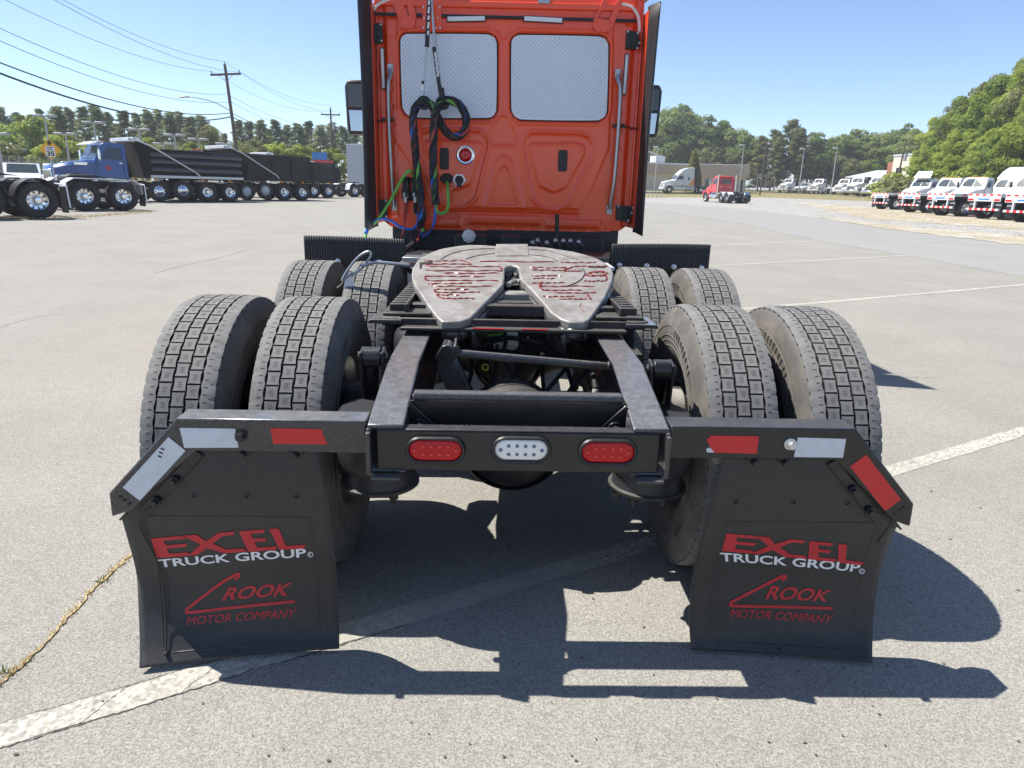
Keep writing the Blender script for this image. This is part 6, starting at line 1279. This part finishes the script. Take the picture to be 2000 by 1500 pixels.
# ================================================================== trees and small growth
def quads(C, Nn, S, asp=1.0):
    n = len(C); up = rng.normal(size=(n, 3)); a = np.cross(Nn, up); a /= np.linalg.norm(a, axis=1)[:, None]+1e-9; c = np.cross(Nn, a); c /= np.linalg.norm(c, axis=1)[:, None]+1e-9
    a = a*S[:, None]*.5; c = c*S[:, None]*.5*asp; bend = Nn*S[:, None]*.12
    V = np.stack([C-a, C-c*.8+bend, C+a, C+c*.8+bend], 1).reshape(-1, 3); return V, np.arange(n*4, dtype=np.int32).reshape(n, 4)
def broad_crown(h, w, nb, nl, leaf, seed, base=.22, m='leaf_mid'):
    r = np.random.default_rng(seed); C = []; N = []; S = []; cz = h*(base+(1-base)/2); rz = h*(1-base)/2
    pts = []
    while len(pts) < nb:
        p = r.uniform(-1, 1, 3); q = np.linalg.norm(p)
        if q > 1 or q < .35: continue
        wz = 1.0 if p[2] < .2 else 1.0-.25*p[2]
        pts.append((p[0]*w*wz, p[1]*w*wz, cz+p[2]*rz))
    for p in pts:
        br = w*r.uniform(.16, .34); d = r.normal(size=(nl, 3)); d /= np.linalg.norm(d, axis=1)[:, None]; d[:, 2] = np.where(r.random(nl) < .6, np.abs(d[:, 2]), d[:, 2]); d[:, 2] *= .8
        rad = br*r.uniform(.55, 1.08, nl)**.6; C.append(np.array(p)+d*rad[:, None]); nn = d+r.normal(scale=.55, size=(nl, 3)); nn[:, 2] += .25; N.append(nn/np.linalg.norm(nn, axis=1)[:, None]); S.append(leaf*r.uniform(.6, 1.3, nl))
    V, F = quads(np.concatenate(C), np.concatenate(N), np.concatenate(S), .9); return fastmesh('crown', V, F, m), pts
def trunk_mesh(h, r0, pts, seed, pine=False):
    r = random.Random(seed); b = MB(); top = h*(.97 if pine else .7); P = [(r.uniform(-.1, .1)*i*.3, r.uniform(-.1, .1)*i*.3, top*i/6) for i in range(7)]; P[0] = (0, 0, -.4); b.tube(P, [r0*(1-.8*i/6.3) for i in range(7)], 8)
    for p in pts[::max(1, len(pts)//14)]:
        z0 = max(h*.15, min(p[2]-.25*math.hypot(p[0], p[1])-.3, top*.95)); b.tube([(0, 0, z0), (p[0]*.5, p[1]*.5, z0+(p[2]-z0)*.6), p], [r0*.35, r0*.2, r0*.08], 5)
    return b.mesh('trunk', 'bark', 50)
def pine_crown(h, w, nb, nl, leaf, seed, base=.42, m='leaf_pine'):
    r = np.random.default_rng(seed); C = []; N = []; S = []; pts = []
    for i in range(nb):
        t = (i+.5)/nb; z = h*(base+(1-base)*t); a = i*2.4+r.uniform(-.5, .5); L = w*(1.0-.80*t**1.6)*r.uniform(.55, 1.1)*(.65 if t < .12 else 1); pts.append((L*cos(a), L*sin(a), z+.12*L))
        for k in range(3):
            f = (.45, .75, 1.0)[k]; c = np.array((L*f*cos(a), L*f*sin(a), z+.12*L*f)); br = w*r.uniform(.17, .26); d = r.normal(size=(nl, 3)); d /= np.linalg.norm(d, axis=1)[:, None]; d[:, 2] *= .55
            C.append(c+d*(br*r.uniform(.3, 1.1, nl))[:, None]); nn = d+r.normal(scale=.6, size=(nl, 3)); nn[:, 2] += .4; N.append(nn/np.linalg.norm(nn, axis=1)[:, None]); S.append(leaf*r.uniform(.6, 1.3, nl))
    V, F = quads(np.concatenate(C), np.concatenate(N), np.concatenate(S), .45); return fastmesh('crown', V, F, m), pts
PR = {}
def proto(k, crown, h, r0, pine=False): PR[k] = (crown[0], trunk_mesh(h, r0, crown[1], hash(k) % 99 if False else len(PR)+3, pine))
proto('oak', broad_crown(13, 4.6, 95, 150, .42, 1), 13, .30); proto('oak2', broad_crown(12, 5.2, 110, 140, .42, 2, .15), 12, .32); proto('oak3', broad_crown(15, 4.4, 105, 140, .42, 3, .2), 15, .33)
proto('near', broad_crown(14, 4.4, 84, 330, .27, 4, .08, 'leaf_bright'), 14, .3); proto('near2', broad_crown(12.5, 3.9, 76, 330, .27, 5, .05, 'leaf_bright'), 12.5, .28); proto('near3', broad_crown(15.5, 4.1, 84, 330, .27, 6, .08, 'leaf_olive'), 15.5, .28)
proto('bright', broad_crown(9, 3.4, 70, 130, .36, 7, .12, 'leaf_bright'), 9, .18); proto('olive', broad_crown(10, 3.4, 70, 130, .36, 8, .08, 'leaf_olive'), 10, .18)
proto('pine', pine_crown(15, 2.8, 42, 75, .38, 9), 15, .20, True); proto('pine2', pine_crown(16, 2.6, 40, 75, .38, 10, .45), 16, .19, True); proto('pine3', pine_crown(14, 3.2, 44, 75, .40, 11, .3), 14, .22, True)
proto('cedar', pine_crown(11, 2.9, 46, 90, .34, 12, .06, 'leaf_olive'), 11, .18, True)
proto('bush', broad_crown(2.6, 2.0, 26, 110, .24, 13, .0, 'leaf_bright'), 2.6, .07); proto('bush2', broad_crown(2.2, 2.2, 24, 110, .22, 14, .0, 'leaf_olive'), 2.2, .06)
def tree(k, P, h, lab, cat='tree', group=None, name=None, wide=1.0):
    hb = {'oak': 13, 'oak2': 12, 'oak3': 15, 'near': 14, 'near2': 12.5, 'near3': 15.5, 'bright': 9, 'olive': 10, 'pine': 15, 'pine2': 16, 'pine3': 14, 'cedar': 11, 'bush': 2.6, 'bush2': 2.2, 'cone': 6}[k]
    nm = name or ('pine_tree' if k.startswith('pine') else ('shrub' if k.startswith('bush') else ('cedar_tree' if k == 'cedar' else 'leafy_tree')))
    t = thing(nm, lab, cat, P, rng.uniform(0, 6.28), group); s = h/hb; t.scale = (s*wide, s*wide, s); link('crown', PR[k][0], t); link('trunk', PR[k][1], t); return t
def topd(px, ytop, d): return z_at(px, ytop, d)-at(px, d).z
G1 = 'pines in the wood beyond the left lot'; LB1 = 'pine in the rear row of the wood behind the left trucks'
kk_ = ['pine', 'pine2', 'pine3']
PL = {18: 'pine at the left photo edge, just right of the first lamp post', 48: 'pine between the first lamp post and the bright green tree', 95: 'pine directly behind the tallest lamp post', 128: 'pine just right of the tallest lamp post', 152: 'pine above the lamp post right of the yellow sign', 178: 'pine just left of the lamp post above the blue cab', 203: 'pine directly behind the lamp post above the blue cab', 226: 'pine above the roof of the blue cab', 255: 'pine above the gap between blue cab and black dump body', 280: 'pine behind the lamp post over the front of the black body', 303: 'pine just right of the lamp post over the front of the black body', 322: 'pine above the low lamp post on the black body', 343: 'pine just left of the lamp post over the middle of the black body', 362: 'pine just right of the lamp post over the middle of the black body', 382: 'pine left of the lamp post above the rear of the black body', 402: 'pine right of the lamp post above the rear of the black body', 424: 'low pine just left of the leaning utility pole', 474: 'first pine right of the leaning utility pole', 494: 'second pine right of the leaning utility pole', 516: 'third pine right of the leaning utility pole', 545: 'fourth pine right of the leaning utility pole', 566: 'low fifth pine right of the leaning utility pole', 588: 'pine above the rear of the second black dump truck', 608: 'pine just left of the blue sign board', 630: 'pine above the blue sign board', 652: 'pine directly behind the second utility pole', 674: 'pine just right of the second utility pole', 694: 'pine above the grey box trailer beside the orange cab'}
for i, (px, yt, d) in enumerate(((-50, 210, 100), (-15, 214, 112), (18, 212, 106), (48, 222, 118), (95, 216, 112), (128, 211, 104), (152, 213, 116), (178, 211, 108), (203, 209, 112), (226, 222, 118), (255, 219, 106), (280, 224, 116), (303, 217, 108), (322, 216, 116), (343, 222, 106), (362, 220, 114), (382, 230, 108), (402, 228, 118), (424, 248, 112), (474, 237, 108), (494, 240, 118), (516, 236, 110), (545, 236, 112), (566, 246, 118), (588, 243, 108), (608, 238, 116), (630, 246, 110), (652, 241, 120), (674, 248, 112), (694, 244, 118), (720, 246, 114))):
    tree(kk_[i % 3], at(px, d), topd(px, yt, d), PL.get(px, LB1), group=G1, wide=rng.uniform(.95, 1.25))
for i, (px, yt, d, dl) in enumerate(((10, 236, 125, 0), (75, 250, 122, 0), (140, 245, 128, 0), (240, 246, 125, 0), (310, 244, 126, 0), (380, 250, 125, 0), (445, 262, 126, 0), (530, 256, 126, 0), (600, 260, 126, 0), (660, 262, 128, 0))):
    tree(kk_[(i+1) % 3], at(px, d), topd(px, yt, d), LB1, group=G1, wide=1.25)
G2 = 'fresh green leafy trees under the left pines'
for i, (px, yt, d, lb) in enumerate(((72, 225, 96, 'bright green leafy tree taller than its neighbours, left of the yellow sign'), (132, 262, 88, 'bright green leafy tree behind the yellow sign'), (417, 240, 98, 'narrow bright green cone of a tree right of the last lamp post'), (250, 272, 92, ''), (300, 270, 95, ''), (345, 276, 92, ''), (385, 278, 92, ''), (470, 278, 95, ''), (505, 272, 92, ''), (545, 280, 92, ''), (585, 282, 92, ''), (620, 286, 94, ''), (655, 290, 95, ''), (185, 276, 92, ''), (20, 275, 90, ''), (-20, 268, 90, ''), (95, 288, 86, ''), (160, 292, 88, ''))):
    tree('bright' if i % 3 < 2 else 'olive', at(px, d), topd(px, yt, d), lb or 'low fresh green tree filling the gap under the left pines', group=G2, wide=.72 if px == 417 else 1.15)
G3 = 'leafy trees across the far side on the right'
for i, (px, yt, d, k, lb) in enumerate(((1290, 222, 150, 'oak', 'dark leafy tree just right of the orange cab mirror'), (1322, 212, 158, 'oak2', 'tallest round leafy tree behind the beige building'), (1362, 232, 155, 'oak3', 'leafy tree above the tail of the white sleeper tractor'), (1395, 240, 160, 'oak', 'leafy tree above the hood of the red day cab'), (1428, 256, 158, 'oak2', 'leafy tree above the roof of the red day cab'), (1452, 268, 150, 'oak', 'leafy tree above the right end of the beige building'), (1265, 235, 160, 'oak3', ''), (1240, 238, 165, 'oak2', ''),
    (1478, 268, 140, 'cedar', 'olive cedar behind the pale utility pole'), (1502, 256, 142, 'cedar', 'olive cedar between the pale utility pole and the tallest conifer'), (1530, 236, 144, 'pine3', 'tallest dark conifer in the middle of the right wood'), (1548, 252, 140, 'cedar', 'olive cedar just right of the tallest conifer'), (1572, 262, 146, 'oak', 'leafy tree just right of the slim pole by the far white trucks'), (1510, 270, 138, 'cedar', ''), (1395, 290, 136, 'cedar', ''), (1420, 296, 138, 'olive', ''), (1440, 292, 137, 'cedar', ''), (1370, 285, 140, 'olive', ''), (1590, 282, 150, 'olive', ''), (1606, 280, 165, 'pine', 'thin pine in the dip of the far skyline'), (1632, 268, 160, 'oak2', ''), (1655, 256, 162, 'oak', 'round topped leafy tree above the far white trucks'), (1680, 264, 165, 'oak2', ''), (1705, 268, 160, 'oak', ''), (1728, 260, 165, 'oak2', 'leafy tree just left of the tall thin pole'), (1750, 246, 160, 'oak3', 'dark leafy tree behind the tall thin pole'), (1768, 256, 150, 'oak', 'leafy tree above the pale block with the brick side'), (1660, 308, 150, 'olive', ''), (1690, 312, 152, 'bright', ''), (1630, 300, 155, 'olive', ''))):
    d += 24
    tree(k, at(px, d), topd(px, yt, d), lb or 'mid green tree in the wood behind the far white trucks', group=G3, wide=1.05)
G4 = 'sunlit trees of the near wood on the right'
for i, (px, yt, d, k, lb) in enumerate(((1803, 258, 92, 'near2', 'lowest leafy tree at the left end of the near right wood'), (1812, 236, 90, 'near', ''), (1835, 205, 88, 'near3', ''), (1858, 185, 86, 'near', ''), (1885, 168, 84, 'near', ''), (1900, 146, 86, 'near3', 'tall olive tree rising in the middle of the near right wood'), (1925, 152, 82, 'near', ''), (1950, 150, 84, 'near2', ''), (1972, 128, 78, 'near', ''), (2000, 88, 74, 'near3', 'tallest tree of the right wood, cut by the photo edge'), (2030, 85, 76, 'near', ''), (2070, 100, 78, 'near3', ''), (2110, 90, 80, 'near', ''), (1820, 282, 78, 'near2', ''), (1850, 265, 76, 'near', ''), (1880, 255, 75, 'near2', ''), (1915, 240, 73, 'near', ''), (1945, 235, 72, 'near2', ''), (1985, 200, 70, 'near', ''), (2020, 190, 70, 'near2', ''), (2060, 180, 70, 'near', ''), (1795, 300, 82, 'near2', ''), (1965, 270, 70, 'near2', ''), (1905, 285, 72, 'near', ''), (1840, 300, 74, 'near2', ''))):
    d += 27; yt += (rng.uniform(-9, 14) if not lb else 0)-(14 if px > 1960 else 0)
    tree(k, at(px, d), topd(px, yt, d), lb or 'bright leafy tree in the dense wood above the white trucks at right', group=G4, wide=(.95 if px > 1850 else .8)*rng.uniform(.85, 1.1))
G5 = 'scrub at the foot of the right wood'
for i, px in enumerate((1782, 1795, 1808, 1826, 1845, 1862, 1880, 1900, 1922, 1945, 1968, 1990, 2015, 1772)): tree('bush' if i % 2 else 'bush2', at(px, 100+2*sin(i*2)), 3.2+1.0*sin(i*3.1), 'leafy scrub growing at the edge of the right wood', 'shrub', G5, wide=1.5)
# cone shaped shrub by the beige building
r = np.random.default_rng(21); n = 4200; t_ = r.random(n)**.6; a_ = r.random(n)*6.28; rad = 1.55*(1-t_)**.75*(t_ > .0)*r.uniform(.8, 1.08, n); Cc = np.stack([rad*np.cos(a_), rad*np.sin(a_), .1+5.9*t_], 1); Nn = np.stack([np.cos(a_), np.sin(a_), .5+0*a_], 1)+r.normal(scale=.4, size=(n, 3)); Nn /= np.linalg.norm(Nn, axis=1)[:, None]
V, F = quads(Cc, Nn, .28*r.uniform(.7, 1.3, n), .8); PR['cone'] = (fastmesh('crown', V, F, 'leaf_shrub'), trunk_mesh(6, .1, [(0, 0, 3)], 5)); tree('cone', at(1350, 120), 6.6, 'yellow green cone shaped shrub before the beige building', 'shrub', name='cone_shrub', wide=1.05)
# weeds in the crack, dry grass tufts
def blades(name, P, hgt, m, k=1):
    C = []; n = len(P); V = []; F = []
    for p in P:
        a = rng.uniform(0, 6.28); h = hgt*rng.uniform(.4, 1.2); w = max(.0016, hgt*.05); lx, ly = rng.normal(0, .5, 2)*h; o = len(V); ca, sa = cos(a)*w, sin(a)*w
        V += [(p[0]-ca, p[1]-sa, p[2]), (p[0]+ca, p[1]+sa, p[2]), (p[0]+lx*.5+ca*.5, p[1]+ly*.5+sa*.5, p[2]+h*.7), (p[0]+lx, p[1]+ly, p[2]+h)]; F += [(o, o+1, o+2, o+3)]
    o = link(name, fastmesh(name, np.array(V), np.array(F), m), kind='stuff'); return o
ck = [Vector(wpx(*q)) for q in ((-60, 1390), (0, 1335), (60, 1285), (130, 1210), (200, 1135), (255, 1085), (300, 1030), (330, 1000))]
ckp = smoothpath([(v.x, v.y, 0) for v in ck], 10); rows = []
for i, p in enumerate(ckp):
    w = .0025+.003*abs(sin(i*.9))+rng.uniform(0, .003); j = rng.normal(0, .004); rows.append([(p.x-w+j, p.y, .0045), (p.x+j, p.y, .0055), (p.x+w+j, p.y, .0045)])
grid_sheet('pavement_crack', rows, 'crack_fill')
Pb = []; Pg = []
for i in range(750):
    f = rng.random(); q = ckp[min(int(f*len(ckp)), len(ckp)-1)]; cl = .3+.7*(sin(f*31)+sin(f*73))*.5
    if rng.random() > .35+.65*max(cl, 0): continue
    Pb.append((q.x+rng.normal(0, .010), q.y+rng.normal(0, .012), .003))
    if rng.random() < .015: Pg.append(Pb[-1])
o = blades('dry_weeds', Pb, .015, 'blade_dry'); o['label'] = 'dry yellow weeds growing along a crack in the pavement'; o['category'] = 'weeds'
for q in ((203, 1138), (14, 1318)):
    c = wpx(*q); Pg += [(c[0]+rng.normal(0, .008), c[1]+rng.normal(0, .008), .003) for _ in range(14)]
o = blades('green_weeds', Pg, .026, 'blade_green'); o['label'] = 'few green weed shoots in the pavement crack'; o['category'] = 'weeds'
Pt = []
for i in range(6000):
    px = rng.uniform(1600, 2150); py = float(np.interp(px, [1600, 2000], [rng.uniform(404, 428), rng.uniform(412, 470)])); 
    if rng.random() < .75: py = float(np.interp(px, [1560, 1700, 2000, 2150], [396, 414, 430, 440]))+rng.normal(0, 7)
    p = gpx(px, py); Pt.append((p.x, p.y, p.z))
o = blades('dry_grass', Pt, .09, 'blade_dry'); o['label'] = 'dry tan grass around the striped trailers on the gravel'; o['category'] = 'grass'
Pt = []
for i in range(1500): px = rng.uniform(-60, 290); d = float(np.interp(px, [-60, 40, 170, 290], [25.2, 25.0, 26.0, 29.5]))+rng.normal(0, .35); p = at(px, d); Pt.append((p.x, p.y, p.z))
o = blades('dry_grass', Pt, .07, 'blade_dry'); o['label'] = 'dry leaves and grass lying under the tractor tails at left'; o['category'] = 'grass'
# specks of grit and twigs on the lot
V = []; F = []
for i in range(170):
    py = 420+rng.random()**.7*1080; px = rng.uniform(0, 2000); p = gpx(px, py); s_ = rng.uniform(.0015, .004)*(1+depth(p)*.22); a = rng.uniform(0, 6.28); o_ = len(V)
    for k in range(5): V.append((p.x+s_*cos(a+k*1.26)*rng.uniform(.5, 1.5), p.y+s_*sin(a+k*1.26)*rng.uniform(.5, 1.2), p.z+.004))
    V.append((p.x, p.y, p.z+s_*.5)); F += [(o_+k, o_+(k+1) % 5, o_+5) for k in range(5)]
me = fastmesh('grit', np.array(V), np.array(F), 'bark'); o = link('grit', me, kind='stuff'); o['label'] = 'dark specks of grit scattered over the pavement'; o['category'] = 'grit'

# summer air over the yard
mh = bpy.data.materials.new('haze'); mh.use_nodes = True; hn = mh.node_tree.nodes; hn.remove(hn['Principled BSDF']); pv = hn.new('ShaderNodeVolumePrincipled'); pv.inputs['Color'].default_value = (.92, .95, 1, 1); pv.inputs['Density'].default_value = 0.0006; pv.inputs['Anisotropy'].default_value = 0.2
mh.node_tree.links.new(pv.outputs[0], hn['Material Output'].inputs['Volume']); M['haze'] = mh
b = MB(); b.bb(-1750, 1750, -1750, 1750, -2.5, 34); o = b.build('haze', 'haze', smooth=0, kind='stuff')
